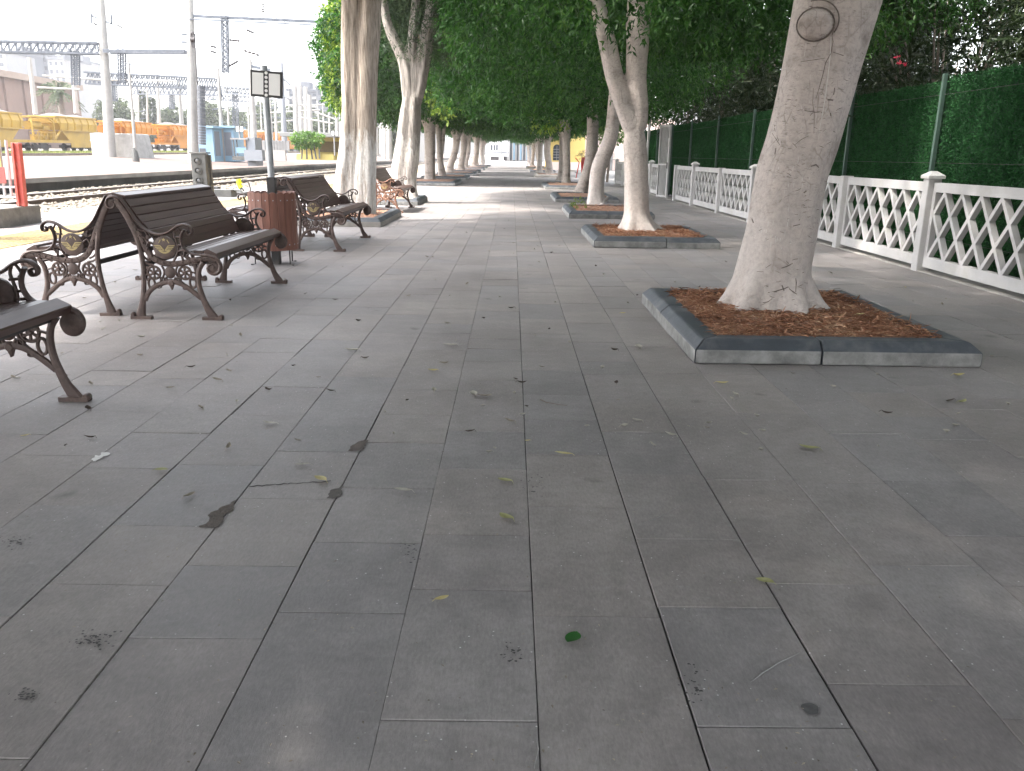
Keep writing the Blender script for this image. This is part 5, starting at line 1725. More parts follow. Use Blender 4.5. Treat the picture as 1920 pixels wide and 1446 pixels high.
for i, (a, b, c, d, Y, r_) in enumerate(((556, 246, 553, 160, 110, .32), (565, 246, 562, 160, 120, .36), (574, 246, 573, 163, 130, .34), (583, 262, 580, 178, 105, .3), (632, 290, 632, 205, 90, .25), (706, 285, 705, 232, 95, .3), (716, 282, 715, 228, 105, .3), (722, 290, 722, 226, 85, .35), (730, 292, 729, 222, 80, .3))):
    mast(a, b, c, d, Y, r_, r_ * .85, ['white mast, first of the row behind the white shelter roof', 'white mast, second of the row behind the white shelter roof', 'white mast, third of the row behind the white shelter roof', 'shorter white mast before the dark apartment house', 'white mast just left of the twin cypress trunk', 'white mast, first in the gap right of the twin cypress', 'white mast, second in the gap right of the twin cypress', 'white mast, third in the gap right of the twin cypress', 'white mast, last in the gap left of the twisted trunk'][i])
# beams
tg, A = truss(-60, 77, 187, 82, 56, 56, .62, 20, 'lattice beam from the picture edge to the thick white mast', .12, 18)
hanger(tg, A, 141, 95, 160, 56)
tg, A = truss(200, 95, 352, 96, 56, 55, .12, 4, 'thin beam between the thick mast and the tension wheel mast', .10, 8)
hanger(tg, A, 228, 92, 156, 56)
tg, A = truss(160, 136, 405, 148, 95, 95, 1.15, 16, 'long lattice beam crossing behind both white masts', .16, 26)
hanger(tg, A, 213, 150, 190, 95, .5, .1)
tg, A = truss(245, 162, 412, 164, 120, 115, 1.0, 12, 'lower lattice beam farther back over the orange wagons', .15, 20)
hanger(tg, A, 322, 175, 205, 118, .5, .1)
tg, A = truss(412, 162, 476, 166, 105, 100, .75, 10, 'short lattice beam ending behind the kiosk mast', .13, 9)
hanger(tg, A, 441, 172, 240, 103, .5, .09)
tg, A = truss(385, 177, 470, 182, 140, 138, .8, 9, 'faint lattice beam farthest back, left of the kiosk mast', .14, 12)
# box beam on the nearest mast
A, B = at(357, 30, 55), at(640, 43, 55)
t = empty('gantry_beam', A, 0, 'grey box beam from the tension wheel mast into the tree crown', 'gantry beam', 'lattice beams carrying the overhead line')
m = MB()
d = B - A
m.bar((0, 0, 0), d, .20, .16)
for i in range(16):
    m.bar(d * (i / 16) + Vector((0, .2, -.16)), d * ((i + .5) / 16) + Vector((0, -.2, -.22)), .06); m.bar(d * ((i + .5) / 16) + Vector((0, -.2, -.22)), d * ((i + 1) / 16) + Vector((0, .2, -.16)), .06)
m.bar((0, .2, -.16), d + Vector((0, .2, -.16)), .07); m.bar((0, -.2, -.22), d + Vector((0, -.2, -.22)), .07)
m.build('box', MATS['truss_steel'], t)
hanger(t, A, 421, 30, 137, 55, .32, .075)
insul(t, A, 55, ((430, 75, 450, 77), (430, 124, 446, 115), (493, 6, 493, 24), (462, 56, 476, 62), (395, 87, 406, 89), (395, 96, 405, 99), (456, 94, 486, 104)), .085)
m = MB(); m.tube([at(446, 115, 55) - A, at(512, 82, 55) - A], .03, 6); m.tube([at(493, 24, 55) - A, at(494, 38, 55) - A], .03, 6); m.build('cantilever', MATS['wire_steel'], t)
def wire(pts, r, label):
    m = MB(); m.tube([at(*p) for p in pts], r, 5)
    tag(m.build('overhead_wire', MATS['wire_steel'], None), label, 'wire', 'wires of the overhead line')
wire([(30, 28, 60), (190, 68, 60), (340, 108, 62)], .016, 'thin wire sagging across the sky left of the thick mast')
wire([(203, 0, 50), (330, 48, 60), (450, 100, 80), (545, 150, 110)], .018, 'thin wire running down towards the sign post')
wire([(455, 0, 40), (512, 30, 55), (570, 62, 80), (600, 78, 100)], .016, 'wire passing above the box beam')
wire([(480, 58, 55), (540, 105, 80), (600, 152, 120)], .02, 'wire between the box beam and the far masts')
for i, (x0, y0, x1, y1, Y) in enumerate(((205, 150, 330, 152, 90), (80, 142, 200, 150, 80), (70, 164, 150, 168, 80), (500, 212, 600, 206, 110), (540, 198, 630, 196, 110), (560, 220, 625, 232, 100), (590, 210, 640, 228, 95), (500, 232, 560, 224, 120), (700, 240, 735, 236, 100), (700, 252, 735, 258, 100))):
    m = MB(); m.tube([at(x0, y0, Y), at(x1, y1, Y)], .10, 6)
    tag(m.build('cantilever_tube', MATS['mast_concrete'], None), ['pale tube arm above the orange wagons', 'pale tube arm before the apartment blocks', 'lower pale tube arm before the brown hall', 'upper pale tube arm behind the white shelter', 'tube arm under the dark apartment house', 'slanting tube arm right of the shelter masts', 'slanting tube arm by the left crown', 'tube arm right behind the sign post', 'upper tube arm in the gap beside the twisted trunk', 'lower tube arm in the gap beside the twisted trunk'][i], 'tube arm', 'pale tube arms of the overhead line')

# tangle of thin masts far across the yard
rt_ = random.Random(31)
for i in range(22):
    px = rt_.choice((rt_.uniform(420, 640), rt_.uniform(485, 640), rt_.uniform(230, 350)))
    Y = rt_.uniform(110, 190)
    yb, yt = rt_.uniform(250, 276), rt_.uniform(128, 190)
    dx = rt_.uniform(-6, 0)
    arms = tuple((px - rt_.uniform(4, 20), yt + k_ + rt_.uniform(-3, 3), px + rt_.uniform(4, 22), yt + k_ + rt_.uniform(-5, 5), .09) for k_ in rt_.sample(range(6, 70, 8), 3))
    t_, b_ = mast(px, yb, px + dx, yt, Y, .17, .09, 'one of the thin far masts in the tangle across the yard', arms=arms)
    t_['group'] = 'thin far masts in the tangle across the yard'
# hopper wagons
def wagon(mat, label):
    """local: x along the train (away from the viewer), y towards the yard (-y is the side in view), z from rail"""
    t = empty('hopper_wagon', (0, 0, 0), 0, label, 'wagon', 'hopper wagons standing in the yard')
    M_ = MATS[mat]
    x0, x1 = 5.2, 13.2
    m = MB()
    # upper tub, sides leaning out at the top, ends sloping
    zb, zt = 2.35, 3.75
    V = [(x0 + .9, -1.35, zb), (x1 - .2, -1.35, zb), (x1 - .2, 1.35, zb), (x0 + .9, 1.35, zb), (x0, -1.45, zb + .75), (x1, -1.45, zb + .75), (x1, 1.45, zb + .75), (x0, 1.45, zb + .75),
         (x0, -1.25, zt), (x1, -1.25, zt), (x1, 1.25, zt), (x0, 1.25, zt)]
    m.add(V, [(3, 2, 1, 0), (0, 1, 5, 4), (1, 2, 6, 5), (2, 3, 7, 6), (3, 0, 4, 7), (4, 5, 9, 8), (5, 6, 10, 9), (6, 7, 11, 10), (7, 4, 8, 11), (8, 9, 10, 11)])
    tub = m.build('tub', M_, t)
    m = MB()
    for i in range(6):
        m = MB()
        x = x0 + .5 + i * (x1 - x0 - 1) / 5
        m.tube([(x, -1.38, zb - .05), (x, -1.49, zb + .75), (x, -1.29, zt + .03)], .07, 6)
        m.build('rib', M_, tub)
    m = MB()
    m.bar((x0 - .1, -1.30, zt + .04), (x1 + .1, -1.30, zt + .04), .14); m.bar((x0 - .1, 1.30, zt + .04), (x1 + .1, 1.30, zt + .04), .14); m.bar((x0, -1.3, zt + .04), (x0, 1.3, zt + .04), .12); m.bar((x1, -1.3, zt + .04), (x1, 1.3, zt + .04), .12); m.bar((x0 + .6, -1.40, zb - .04), (x1 - .2, -1.40, zb - .04), .12)
    m.build('rim', M_, tub)
    m = MB()
    m.prism([(x0 + 1.0, zb - .1), (x1 - .5, zb - .1), (x1 - 1.8, 1.15), (x0 + 2.4, 1.15)], 'y', -1.22, 1.22)
    m.build('hopper', M_, t)
    m = MB()
    m.box(.1, -1.35, .95, 13.6, -1.1, 1.22); m.box(.1, 1.1, .95, 13.6, 1.35, 1.22); m.box(.1, -1.1, .97, .5, 1.1, 1.2); m.box(13.3, -1.1, .97, 13.6, 1.1, 1.2); m.box(.5, -1.1, 1.0, 5, 1.1, 1.06)
    m.box(x0 + 2.2, -1.42, .45, x1 - 1.4, -1.36, .94)
    m.build('underframe', M_, t)
    # end platform with roof, posts, tanks and railings
    m = MB()
    m.box(.9, -1.3, 3.55, 5.0, 1.3, 3.66); m.bar((1.0, -1.25, 1.2), (1.0, -1.25, 3.55), .12); m.bar((4.75, -1.25, 1.2), (4.75, -1.25, 3.55), .14); m.bar((1, 1.25, 1.2), (1, 1.25, 3.55), .12); m.bar((4.75, -1.25, 1.3), (5.9, -1.25, 2.3), .14); m.bar((4.0, -1.25, 3.5), (4.75, -1.25, 3.2), .12)
    m.build('canopy', M_, t)
    m = MB(); m.tube([(1.5, -.5, 2.75), (3.4, -.5, 2.75)], .42, 12); m.tube([(3.6, -.6, 2.55), (4.6, -.6, 2.55)], .35, 12); m.box(1.2, -1.0, 2.3, 4.6, -.1, 2.38)
    m.build('tank', M_, t)
    m = MB()
    for i in range(7): m.bar((1.1 + i * .55, -1.3, 1.22), (1.1 + i * .55, -1.3, 2.05), .06)
    m.bar((.4, -1.3, 2.05), (4.7, -1.3, 2.05), .06); m.bar((.4, -1.3, 1.65), (4.7, -1.3, 1.65), .05)
    for i in range(4): m.bar((1.4 + i * .8, -1.0, 1.25), (1.7 + i * .8, -.9, 1.95), .10)
    m.box(2.1, -.9, 1.2, 2.9, -.3, 1.8); m.box(3.4, -.8, 1.2, 4.0, -.2, 1.7)
    m.build('railing', M_, t)
    for xc in (2.6, 11.2):
        m = MB(); m.box(xc - 1.5, -1.12, .42, xc + 1.5, -.95, .72); m.box(xc - .4, -1.15, .3, xc + .4, -.95, .9); m.box(xc - 1.5, .95, .42, xc + 1.5, 1.12, .72)
        b_ = m.build('bogie', MATS['bogie_dark'], t)
        for dx in (-.95, .95):
            m = MB(); m.cyl((xc + dx, -.93, .46), (xc + dx, -.80, .46), .46, 18); m.cyl((xc + dx, .80, .46), (xc + dx, .93, .46), .46, 18); m.cyl((xc + dx, -.8, .46), (xc + dx, .8, .46), .09, 8)
            m.build('wheel', MATS['bogie_dark'], b_)
    # heap of gravel
    V = []
    nx, ny = 16, 6
    rr = random.Random(4)
    for j in range(ny + 1):
        for i in range(nx + 1):
            u, v = i / nx, j / ny
            V.append((x0 + .1 + (x1 - x0 - .2) * u, -1.2 + 2.4 * v, zt + .03 + .55 * math.sin(math.pi * u) ** .7 * math.sin(math.pi * v) * (.8 + .3 * math.sin(u * 9)) + rr.uniform(-.02, .02)))
    m = MB(); m.add(V, [(j * (nx + 1) + i, j * (nx + 1) + i + 1, (j + 1) * (nx + 1) + i + 1, (j + 1) * (nx + 1) + i) for j in range(ny) for i in range(nx)])
    m.build('gravel_heap', MATS['gravel'], t)
    return t
WX = -46
wy = wagon('wagon_yellow', 'pale yellow hopper wagon cut by the left picture edge')
wo = wagon('wagon_orange', 'orange hopper wagon right of the concrete block')
specs = [(wy, 65.2, None), (wy, 79.0, 'pale yellow hopper wagon ending at the thick white mast'), (wo, 93.2, None), (wo, 107.2, 'orange hopper wagon in front of the tension wheel mast'), (wo, 121.2, 'orange hopper wagon behind the blue cabins'), (wo, 135.2, 'orange hopper wagon behind the kiosk'), (wo, 149.2, 'orange hopper wagon behind the sign post'), (wo, 163.2, 'farthest orange hopper wagon, behind the white shelter')]
for src, y, lab in specs:
    w_ = copy_tree(src, label=lab) if lab else src
    w_.location = (WX, y, G(WX, y) + .1)
    w_.rotation_euler = (0, -math.atan(.0046), math.pi / 2)
    w_.scale = (1, 1, .88)
# local -y faces +x after a quarter turn: the viewed side

# blue cabins, kiosk, shelter
def boxhouse(name, px0, px1, pyb, pyt, Y, dep, mat, label, cat, roof=None, split=None):
    a, b = at(px0, pyb, Y), at(px1, pyb, Y)
    zt_ = at((px0 + px1) / 2, pyt, Y).z
    t = empty(name, (a.x, Y, a.z), 0, label, cat)
    w_ = b.x - a.x
    m = MB(); m.box(0, 0, -.4, w_, dep, zt_ - a.z); body = m.build('wall', MATS[mat], t)
    if roof:
        m = MB(); m.box(-.15, -.2, zt_ - a.z + .002, w_ + .15, dep + .2, zt_ - a.z + .14); m.build('roof', MATS[roof], t)
    return t, w_, zt_ - a.z
t, w_, h_ = boxhouse('equipment_cabin', 372, 402, 292, 240, 60, 2.2, 'cabin_blue', 'light blue equipment cabin right of the tension wheel mast', 'cabin', 'cabin_blue')
m = MB(); m.box(.12, -.03, .1, .55, -.002, .5); m.build('hatch', MATS['flat_grey'], t)
m = MB(); m.box(w_ + .002, .3, 0, w_ + .03, 1.3, h_ - .2); m.build('door', MATS['grey_panel'], t)
t, w_, h_ = boxhouse('equipment_cabin', 421, 441, 292, 240, 62, 2.2, 'cabin_blue', 'smaller grey-blue cabin right of the slim mast', 'cabin', 'cabin_blue')
m = MB(); m.box(.1, -.03, 0, .6, -.002, h_ - .3); m.build('door', MATS['grey_panel'], t)
t, w_, h_ = boxhouse('kiosk', 464, 480, 298, 258, 50, 1.4, 'grey_panel', 'grey kiosk of two stepped boxes on the island platform', 'kiosk')
m = MB(); m.box(.0, -.6, -.1, w_ + .55, -.002, h_ * .42); m.build('front_box', MATS['grey_panel'], t)
t = empty('platform_cart', at(440, 297, 50), 0, 'open frame cart with a white top shelf left of the grey kiosk', 'cart')
m = MB()
for x in (0, .75):
    for y in (0, .6): m.bar((x, y, 0), (x, y, 1.05), .06)
m.build('frame', MATS['signal_grey'], t)
m = MB(); m.box(-.15, -.1, 1.06, .9, .7, 1.15); m.build('shelf', MATS['flat_white'], t)
m = MB(); m.box(.05, .05, .3, .7, .55, .62); m.build('crate', MATS['cabin_blue'], t)
m = MB(); m.box(-.1, -.1, -.1, .85, .7, .12); m.build('base', MATS['signal_grey'], t)
def small_sign(px, py, pyb, Y, label):
    b = at(px, pyb, Y); c = at(px, py, Y) - b
    t = empty('small_sign', b, 0, label, 'sign')
    m = MB(); m.tube([(0, 0, 0), (0, 0, c.z)], .05, 8); m.build('post', MATS['flat_white'], t)
    m = MB(); m.cbox((c.x, -.06, c.z), (.46, .03, .33)); o_ = m.build('sign_board', MATS['dark_metal'], t)
    m = MB(); m.box(c.x - .2, -.08, c.z - .14, c.x - .04, -.0755, c.z + .14); m.box(c.x + .04, -.08, c.z - .14, c.x + .2, -.0755, c.z + .14); m.build('white_field', MATS['sign_white'], o_)
small_sign(450, 242, 262, 50.3, 'small black and white two-panel sign above the cart')
small_sign(628, 250, 292, 58, 'small black and white two-panel sign at the end of the shelter')
t, w_, h_ = boxhouse('fence_wall', 486, 535, 292, 282, 72, .4, 'concrete', 'low wall with white railing posts on top, behind the sign post', 'wall')
for i in range(9):
    m = MB(); x = .3 + i * w_ / 9; m.box(x, .05, h_, x + .3, .25, h_ + .8); m.build('post', MATS['flat_white'], t)
# shelter
a = at(552, 297, 66); b = at(636, 294, 66)
zr = at(590, 257, 66).z - a.z
t = empty('platform_shelter', a, 0, 'platform shelter with a flat white roof and a yellow base', 'shelter')
w_ = b.x - a.x
m = MB(); m.box(-.8, -.9, zr, w_ + .5, 2.6, zr + .3); m.build('roof', MATS['flat_white'], t, bevel=.03)
for x in (.2, w_ * .5, w_ - .2):
    m = MB(); m.box(x, 2.2, 0, x + .12, 2.32, zr); m.build('post', MATS['olive_dark'], t)
m = MB(); m.box(0, 2.0, -.1, w_, 2.15, zr); m.build('back_wall', MATS['shelter_yellow'], t)
m = MB(); m.box(w_ * .45, 1.9, .5, w_ * .95, 1.99, zr - .3); m.build('window', MATS['olive_dark'], t)
m = MB(); m.box(.3, -.5, -.1, w_ * .9, .3, .34); m.build('base', MATS['shelter_yellow'], t)
sb_ = at(598, 262, 65.5)
t = empty('notice_board', (sb_.x, 65.4, a.z), 0, 'pale yellow notice board on a post in front of the shelter bush', 'notice board')
m = MB(); m.bar((0, 0, 0), (0, 0, sb_.z - a.z), .1); m.build('post', MATS['flat_white'], t)
m = MB(); m.cbox((0, -.08, sb_.z - a.z), (.42, .04, .62)); m.build('board', MATS['shelter_yellow'], t)
leaf_mat('bush_leaf', [(.1, (.06, .12, .03)), (.5, (.11, .20, .05)), (.9, (.20, .30, .09))], .3, .6, .8)
cb = at(578, 296, 64)
t = empty('small_tree', (cb.x, 64, cb.z), 0, 'small round tree on four thin stems before the shelter', 'tree')
m = MB()
for x in (-.5, -.1, .3, .6): m.tube([(x, 0, -.1), (x * .8, 0, .8), (x * .9, 0, 1.4)], [.06, .05, .03], 6)
m.build('trunk', MATS['flat_grey'], t)
foliage('crown', MATS['bush_leaf'], (0, 0, 1.25), (1.25, .8, .55), 380, 8, .16, .09, 301, 2.4, .2, .25, .25, 2.5, 0, None, .2, t)

# brown hall, apartment blocks, far trees
H = 150
a, b = at(-90, 232, 135), at(155, 232, 185)
t = empty('brown_hall', (0, 0, 0), 0, 'long brown hall with a pale roof edge behind the yellow wagons', 'building')
zl, zr_ = at(-90, 165, 135).z, at(155, 190, 185).z
m = MB()
dirv = Vector((b.x - a.x, b.y - a.y, 0)).normalized()
nrm = Vector((-dirv.y, dirv.x, 0)) * 25
A2, B2_ = Vector((a.x, a.y, 0)), Vector((b.x, b.y, 0))
hz = 13.2
m.add([(A2.x, A2.y, 0), (B2_.x, B2_.y, 0), (B2_.x + nrm.x, B2_.y + nrm.y, 0), (A2.x + nrm.x, A2.y + nrm.y, 0), (A2.x, A2.y, hz), (B2_.x, B2_.y, hz), (B2_.x + nrm.x, B2_.y + nrm.y, hz), (A2.x + nrm.x, A2.y + nrm.y, hz)],
      [(0, 1, 5, 4), (1, 2, 6, 5), (2, 3, 7, 6), (3, 0, 4, 7), (4, 5, 6, 7)])
m.build('wall', MATS['hall_brown'], t)
m = MB()
o_ = Vector((0, 0, hz + .55)); up_ = -nrm.normalized() * .4
m.bar(A2 + o_ + up_, B2_ + o_ + up_, 1.2, 1.1)
m.build('roof_edge', MATS['hall_roof'], t)
for i in range(7):
    p = A2 + (B2_ - A2) * ((i + .5) / 7) - nrm.normalized() * .12
    m = MB(); m.bar(p, p + Vector((0, 0, hz)), .5, .22, (dirv.x, dirv.y, 0)); m.build('pilaster', MATS['hall_brown'], t)
def block(px0, px1, pyt, Y, dep, floors, cols, mat, label, seed, balc=False, gap=.34):
    a, b = at(px0, 275, Y), at(px1, 275, Y)
    zt_ = at((px0 + px1) / 2, pyt, Y).z
    t = empty('apartment_block', (a.x, Y, 0), 0, label, 'building', 'apartment blocks beyond the yard')
    w_ = b.x - a.x
    m = MB(); m.box(0, 0, 0, w_, dep, zt_); m.build('wall', MATS[mat], t)
    m = MB(); m.box(-.4, -.4, zt_ + .002, w_ + .4, dep + .4, zt_ + .8); m.box(w_ * .3, dep * .3, zt_ + .8, w_ * .6, dep * .6, zt_ + 3.2); m.build('roof', MATS['flat_grey'], t)
    fh = (zt_ - 2) / floors
    cw = w_ / cols
    wsrc = None; bsrc = None; n = 0
    r = random.Random(seed)
    for f in range(floors - 1, -1, -1):
        for c in range(cols):
            if n >= 95 or 2 + f * fh < 4: continue
            n += 1
            if wsrc is None:
                m = MB(); m.box(-cw * gap, -.12, -fh * .28, cw * gap, -.003, fh * .24); wsrc = wv = m.build('window', MATS['window_dark'], t)
            else:
                wv = link_copy(wsrc, t)
            wv.location = ((c + .5) * cw, 0, 2 + (f + .5) * fh)
            wv.scale = (r.uniform(.7, 1), 1, r.uniform(.8, 1))
            if balc and c % 2 == 0:
                if bsrc is None:
                    m = MB(); m.box(-cw * .45, -1.6, -fh * .42, cw * .45, -.13, -fh * .12); bsrc = bv = m.build('balcony', MATS['flat_white'], t)
                else: bv = link_copy(bsrc, t)
                bv.location = ((c + .5) * cw, 0, 2 + (f + .5) * fh)
    return t
block(-70, 34, 98, 330, 20, 12, 6, 'flat_white', 'white apartment block with small windows at the left picture edge', 1, False, .2)
block(34, 66, 100, 345, 20, 12, 3, 'flat_grey', 'grey apartment block between two white ones behind the brown hall', 2, True)
block(68, 110, 104, 360, 20, 11, 4, 'flat_grey', 'grey apartment block with balconies above the brown hall', 3, True)
block(110, 140, 112, 330, 20, 11, 3, 'flat_white', 'white apartment block above the palm tree', 4, False, .26)
block(140, 176, 116, 370, 22, 13, 4, 'flat_white', 'tall narrow apartment block left of the thick mast', 5, True)
block(545, 600, 172, 260, 18, 7, 5, 'flat_grey', 'grey apartment house behind the masts right of the sign post', 6, True)
block(598, 640, 166, 250, 24, 7, 3, 'flat_grey', 'dark grey apartment house beside the left tree crown', 7, False, .3)
block(690, 745, 228, 150, 12, 3, 4, 'flat_white', 'white house with a row of windows in the gap beside the twisted trunk', 8, False, .32)
block(776, 800, 226, 145, 12, 3, 3, 'flat_white', 'white house with dark windows left of the stout ficus trunk', 9, False, .3)
# palm and far trees
pb_ = at(118, 230, 118)
t = empty('palm_tree', (pb_.x, 118, 1.0), 0, 'drooping dusty palm in front of the brown hall', 'tree')
pt_ = at(118, 172, 118) - Vector((pb_.x, 118, 1.0))
m = MB(); m.tube([(0, 0, -.5), (.1, 0, pt_.z * .5), (0, 0, pt_.z)], [.5, .42, .38], 10); m.build('trunk', MATS['twig_bark'], t, smooth=True)
rs = np.random.default_rng(9)
P, D, LL, WW = [], [], [], []
for i in range(46):
    a = rs.uniform(0, 6.28); el = rs.uniform(-.5, 1.2)
    L_ = rs.uniform(2.3, 3.2)
    for q in range(26):
        s_ = q / 25 * L_
        p = np.array([math.cos(a) * math.cos(el) * s_, math.sin(a) * math.cos(el) * s_, math.sin(el) * s_ - .16 * s_ ** 2]) + np.array([0, 0, pt_.z])
        for sd in (-1, 1):
            P.append(p); D.append(np.array([-math.sin(a) * sd + .7 * math.cos(a), math.cos(a) * sd + .7 * math.sin(a), -.5])); LL.append(.55); WW.append(.09)
V, T = leaf_mesh(np.array(P), np.array(D), np.array(LL), np.array(WW), rs)
tri_object('fronds', V, T, MATS['far_leaf'], t)
def far_tree(px, pyb, pyt, Y, wpx, label, seed, conifer=False):
    b = at(px, pyb, Y); zt_ = at(px, pyt, Y).z
    hw = wpx / 2 / FPX * Y
    t = empty('background_tree', (b.x, Y, 1.0), 0, label, 'tree', 'trees beyond the yard')
    h = zt_ - 1.0
    m = MB(); m.tube([(0, 0, -1), (0, 0, h * .6)], [.35, .2], 8); m.build('trunk', MATS['twig_bark'], t)
    if conifer:
        r = np.random.default_rng(seed)
        n = 2600
        z = h * (.15 + .85 * r.random(n) ** 1.3)
        q = (1 - z / h) ** .8 * hw * (0.35 + .65 * r.random(n)) * (1 + .35 * np.sin(z * 2.6))
        a = r.uniform(0, 6.28, n)
        P = np.stack([q * np.cos(a), q * np.sin(a), z], 1)
        D = np.stack([np.cos(a), np.sin(a), r.uniform(-.5, .2, n)], 1)
        V, T = leaf_mesh(P, D, r.uniform(.5, 1.1, n), r.uniform(.15, .3, n), r)
        tri_object('crown', V, T, MATS['far_leaf'], t)
    else:
        foliage('crown', MATS['far_leaf'], (0, 0, h * .62), (hw, hw, h * .4), 600, 7, .6, .35, seed, 2.2, .1, .25, .35, 2.5, 300, None, .8, t)
far_tree(218, 240, 196, 170, 50, 'round light green tree right of the thick mast', 401)
far_tree(272, 240, 170, 180, 26, 'slender dark conifer over the orange wagons', 402, True)
far_tree(289, 240, 182, 185, 24, 'shorter dark conifer beside the slender one', 403, True)
far_tree(322, 240, 206, 190, 44, 'low grey-green tree behind the orange wagons', 404)
far_tree(395, 260, 196, 200, 46, 'grey-green tree above the light blue cabin', 405)
far_tree(444, 260, 212, 210, 52, 'grey-green tree above the kiosk', 406)
far_tree(500, 262, 196, 200, 60, 'tall grey-green tree behind the sign post', 407)
far_tree(560, 262, 208, 190, 60, 'dark tree behind the white shelter roof', 408)
far_tree(612, 262, 214, 180, 60, 'dark tree left of the twin cypress trunk', 409)
far_tree(735, 285, 238, 130, 30, 'dark bush in the gap left of the twisted trunk', 410)
far_tree(355, 250, 215, 205, 36, 'low tree behind the tension wheel mast', 411)

# end of the alley: train, glazed hall, houses
def coach(px0, px1, pyb, pyt, Y, L, label, rz=0):
    a, b = at(px0, pyb, Y), at(px1, pyb, Y)
    w_ = b.x - a.x; h = at((px0 + px1) / 2, pyt, Y).z - a.z
    t = empty('railway_coach', (a.x, Y, max(0, a.z - .1)), rz, label, 'railway coach', 'white coaches at the end of the alley')
    m = MB(); m.prism([(0, .75), (w_, .75), (w_, h * .86), (w_ * .9, h), (w_ * .1, h), (0, h * .86)], 'y', 0, L); m.build('body', MATS['coach_white'], t, bevel=.05)
    n = max(3, int(w_ / 1.05))
    for i in range(n):
        m = MB(); x = .35 + i * (w_ - .7) / n; m.box(x, -.03, h * .50, x + (w_ - .7) / n - .18, -.002, h * .78); m.build('window', MATS['window_dark'], t)
    m = MB(); m.box(.3, .3, 0, w_ - .3, L - .3, .74); m.build('bogie', MATS['bogie_dark'], t)
    m = MB(); m.box(.002, -.025, h * .38, w_ - .002, -.003, h * .42); m.build('stripe', MATS['flat_grey'], t)
coach(917, 938, 300, 262, 172, 3.0, 'white coach side with a row of dark windows at the end of the alley')
coach(941, 953, 300, 264, 174, 3.0, 'shorter white coach section right of the coach with dark windows')
a = at(955, 300, 180); b = at(986, 300, 180)
t = empty('glazed_hall', (a.x, 180, 0), 0, 'white framed glazed entrance at the end of the alley', 'building')
w_ = b.x - a.x
m = MB(); m.box(-1, .3, 0, w_ + 4, 6, 5.2); m.build('wall', MATS['flat_white'], t)
for i in range(6):
    m = MB(); m.box(i * w_ / 5 + .1, 0, .3, i * w_ / 5 + w_ / 5 - .25, .297, 4.6); m.build('window', MATS['cabin_blue'] if i % 2 else MATS['window_dark'], t)
for i in range(7):
    m = MB(); m.box(i * w_ / 5 - .12, -.3, 0, i * w_ / 5 + .08, -.02, 5.2); m.build('post', MATS['flat_white'], t)
# yellow house with arched window
hx = at(1027, 318, 84).x
t = empty('yellow_house', (hx, 84, 0), 0, 'yellow house with an arched grid window behind the slim trunk', 'house')
m = MB(); m.box(0, 0, 0, 3.6, 8, 4.6); m.build('wall', MATS['house_yellow'], t)
m = MB(); m.box(-.01, -.08, 0, 3.62, -.003, .75); m.build('plinth', MATS['house_pink'], t)
c = at(1044, 285, 84)
cx, cz = c.x - hx, c.z
m = MB(); m.prism([(cx - .36, cz - .8), (cx + .36, cz - .8), (cx + .36, cz + .35)] + [(cx + .36 * math.cos(q), cz + .35 + .36 * math.sin(q)) for q in [i * math.pi / 8 for i in range(1, 8)]] + [(cx - .36, cz + .35)], 'y', -.05, -.004)
wn_ = m.build('window', MATS['window_dark'], t)
m = MB()
for i in range(1, 5): m.box(cx - .36, -.085, cz - .8 + i * .26 - .03, cx + .36, -.051, cz - .8 + i * .26 + .03)
m.box(cx - .025, -.088, cz - .8, cx + .025, -.0525, cz + .6); m.build('grille', MATS['flat_white'], wn_)
t = empty('pink_house', (hx + 3.75, 86, 0), 0, 'pale pink house front right of the yellow one, with light columns', 'house')
m = MB(); m.box(0, 0, 0, 9, 8, 5); m.build('wall', MATS['house_pink'], t)
for i in range(4):
    m = MB(); m.box(1.0 + i * 1.6, -.3, 0, 1.25 + i * 1.6, -.05, 4.6); m.build('column', MATS['flat_white'], t)
m = MB(); m.box(.5, -.5, 1.55, 8, -.32, 1.62); m.box(.5, -.5, 1.0, 8, -.32, 1.06); m.build('railing', MATS['flat_white'], t)
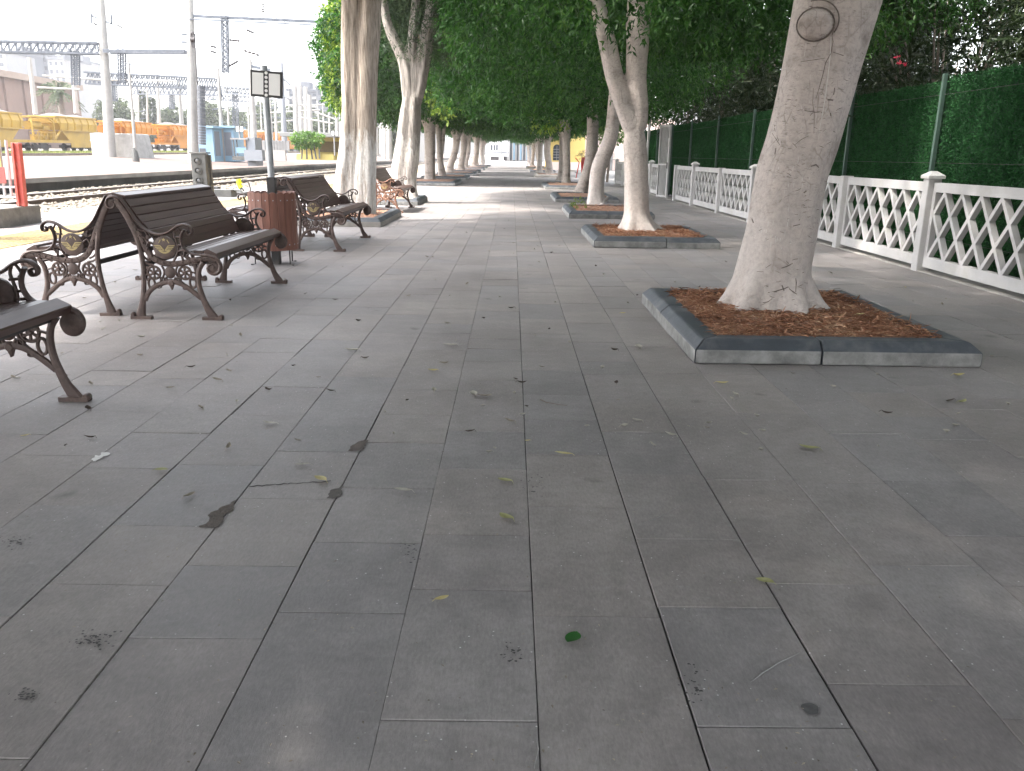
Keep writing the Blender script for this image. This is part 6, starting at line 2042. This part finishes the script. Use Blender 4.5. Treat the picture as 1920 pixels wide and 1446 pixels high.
# red tub on its end with a red pole and dry twigs on top
rb = at(1094, 336, 47)
t = empty('red_tub', (rb.x, 47, 0), 0, 'bulging red tub with a thin red pole and dry brown twigs on top', 'tub')
hh = at(1094, 295, 47).z
m = MB(); m.lathe((.12, 0, 0), [(.12, .0), (.2, .1), (.27, hh * .45), (.30, hh * .8), (.26, hh), (.2, hh - .02)], 18); m.build('body', MATS['tub_red'], t, smooth=50)
m = MB(); m.tube([at(1080, 334, 46.8) - Vector((rb.x, 47, 0)), at(1086, 305, 46.8) - Vector((rb.x, 47, 0)), at(1079, 296, 46.8) - Vector((rb.x, 47, 0))], .03, 6); m.build('pole', MATS['tub_red'], t)
foliage('twigs', MATS['dry_leaf'], (.08, 0, hh + .1), (.42, .3, .16), 70, 6, .14, .02, 501, 2, -.3, .5, .3, 2, 0, None, .2, t)
# leafy shrubs behind the fence row in the distance
for i, (px, Y, hw, hz_, zc) in enumerate(((1140, 46, 1.3, 1.3, 3.2), (1098, 60, 1.2, .8, 4.6))):
    p = at(px, 300, Y)
    t = empty('shrub', (p.x, Y, 0), 0, ['loose sunlit shrub behind the bent trunk', 'dark leafy shrub overhanging the red tub'][i], 'shrub')
    m = MB(); m.tube([(0, 0, 0), (.1, 0, zc * .6), (0, 0, zc)], [.08, .06, .03], 6); m.build('stem', MATS['twig_bark'], t)
    foliage('foliage', MATS['bush_leaf'] if i == 0 else MATS['ficus_leaf'], (0, 0, zc), (hw, hw, hz_), 420, 8, .17, .07, 510 + i, 2.2, .2, .25, .3, 2.5, 0, None, .3, t)

# summer haze over the yard and down the alley
m = MB(); m.box(-700, -25, -1.6, 500, 520, 75)
hzo = m.build('haze', [])
tag(hzo, 'thin pale summer haze over the whole station', 'haze', kind='stuff')
hm = bpy.data.materials.new('haze_air'); hm.use_nodes = True
hn = hm.node_tree
hn.nodes.remove(hn.nodes['Principled BSDF'])
pv = hn.nodes.new('ShaderNodeVolumePrincipled')
pv.inputs['Color'].default_value = (.95, .96, 1, 1)
pv.inputs['Density'].default_value = .0004
hn.links.new(pv.outputs[0], hn.nodes['Material Output'].inputs['Volume'])
hzo.data.materials.append(hm)
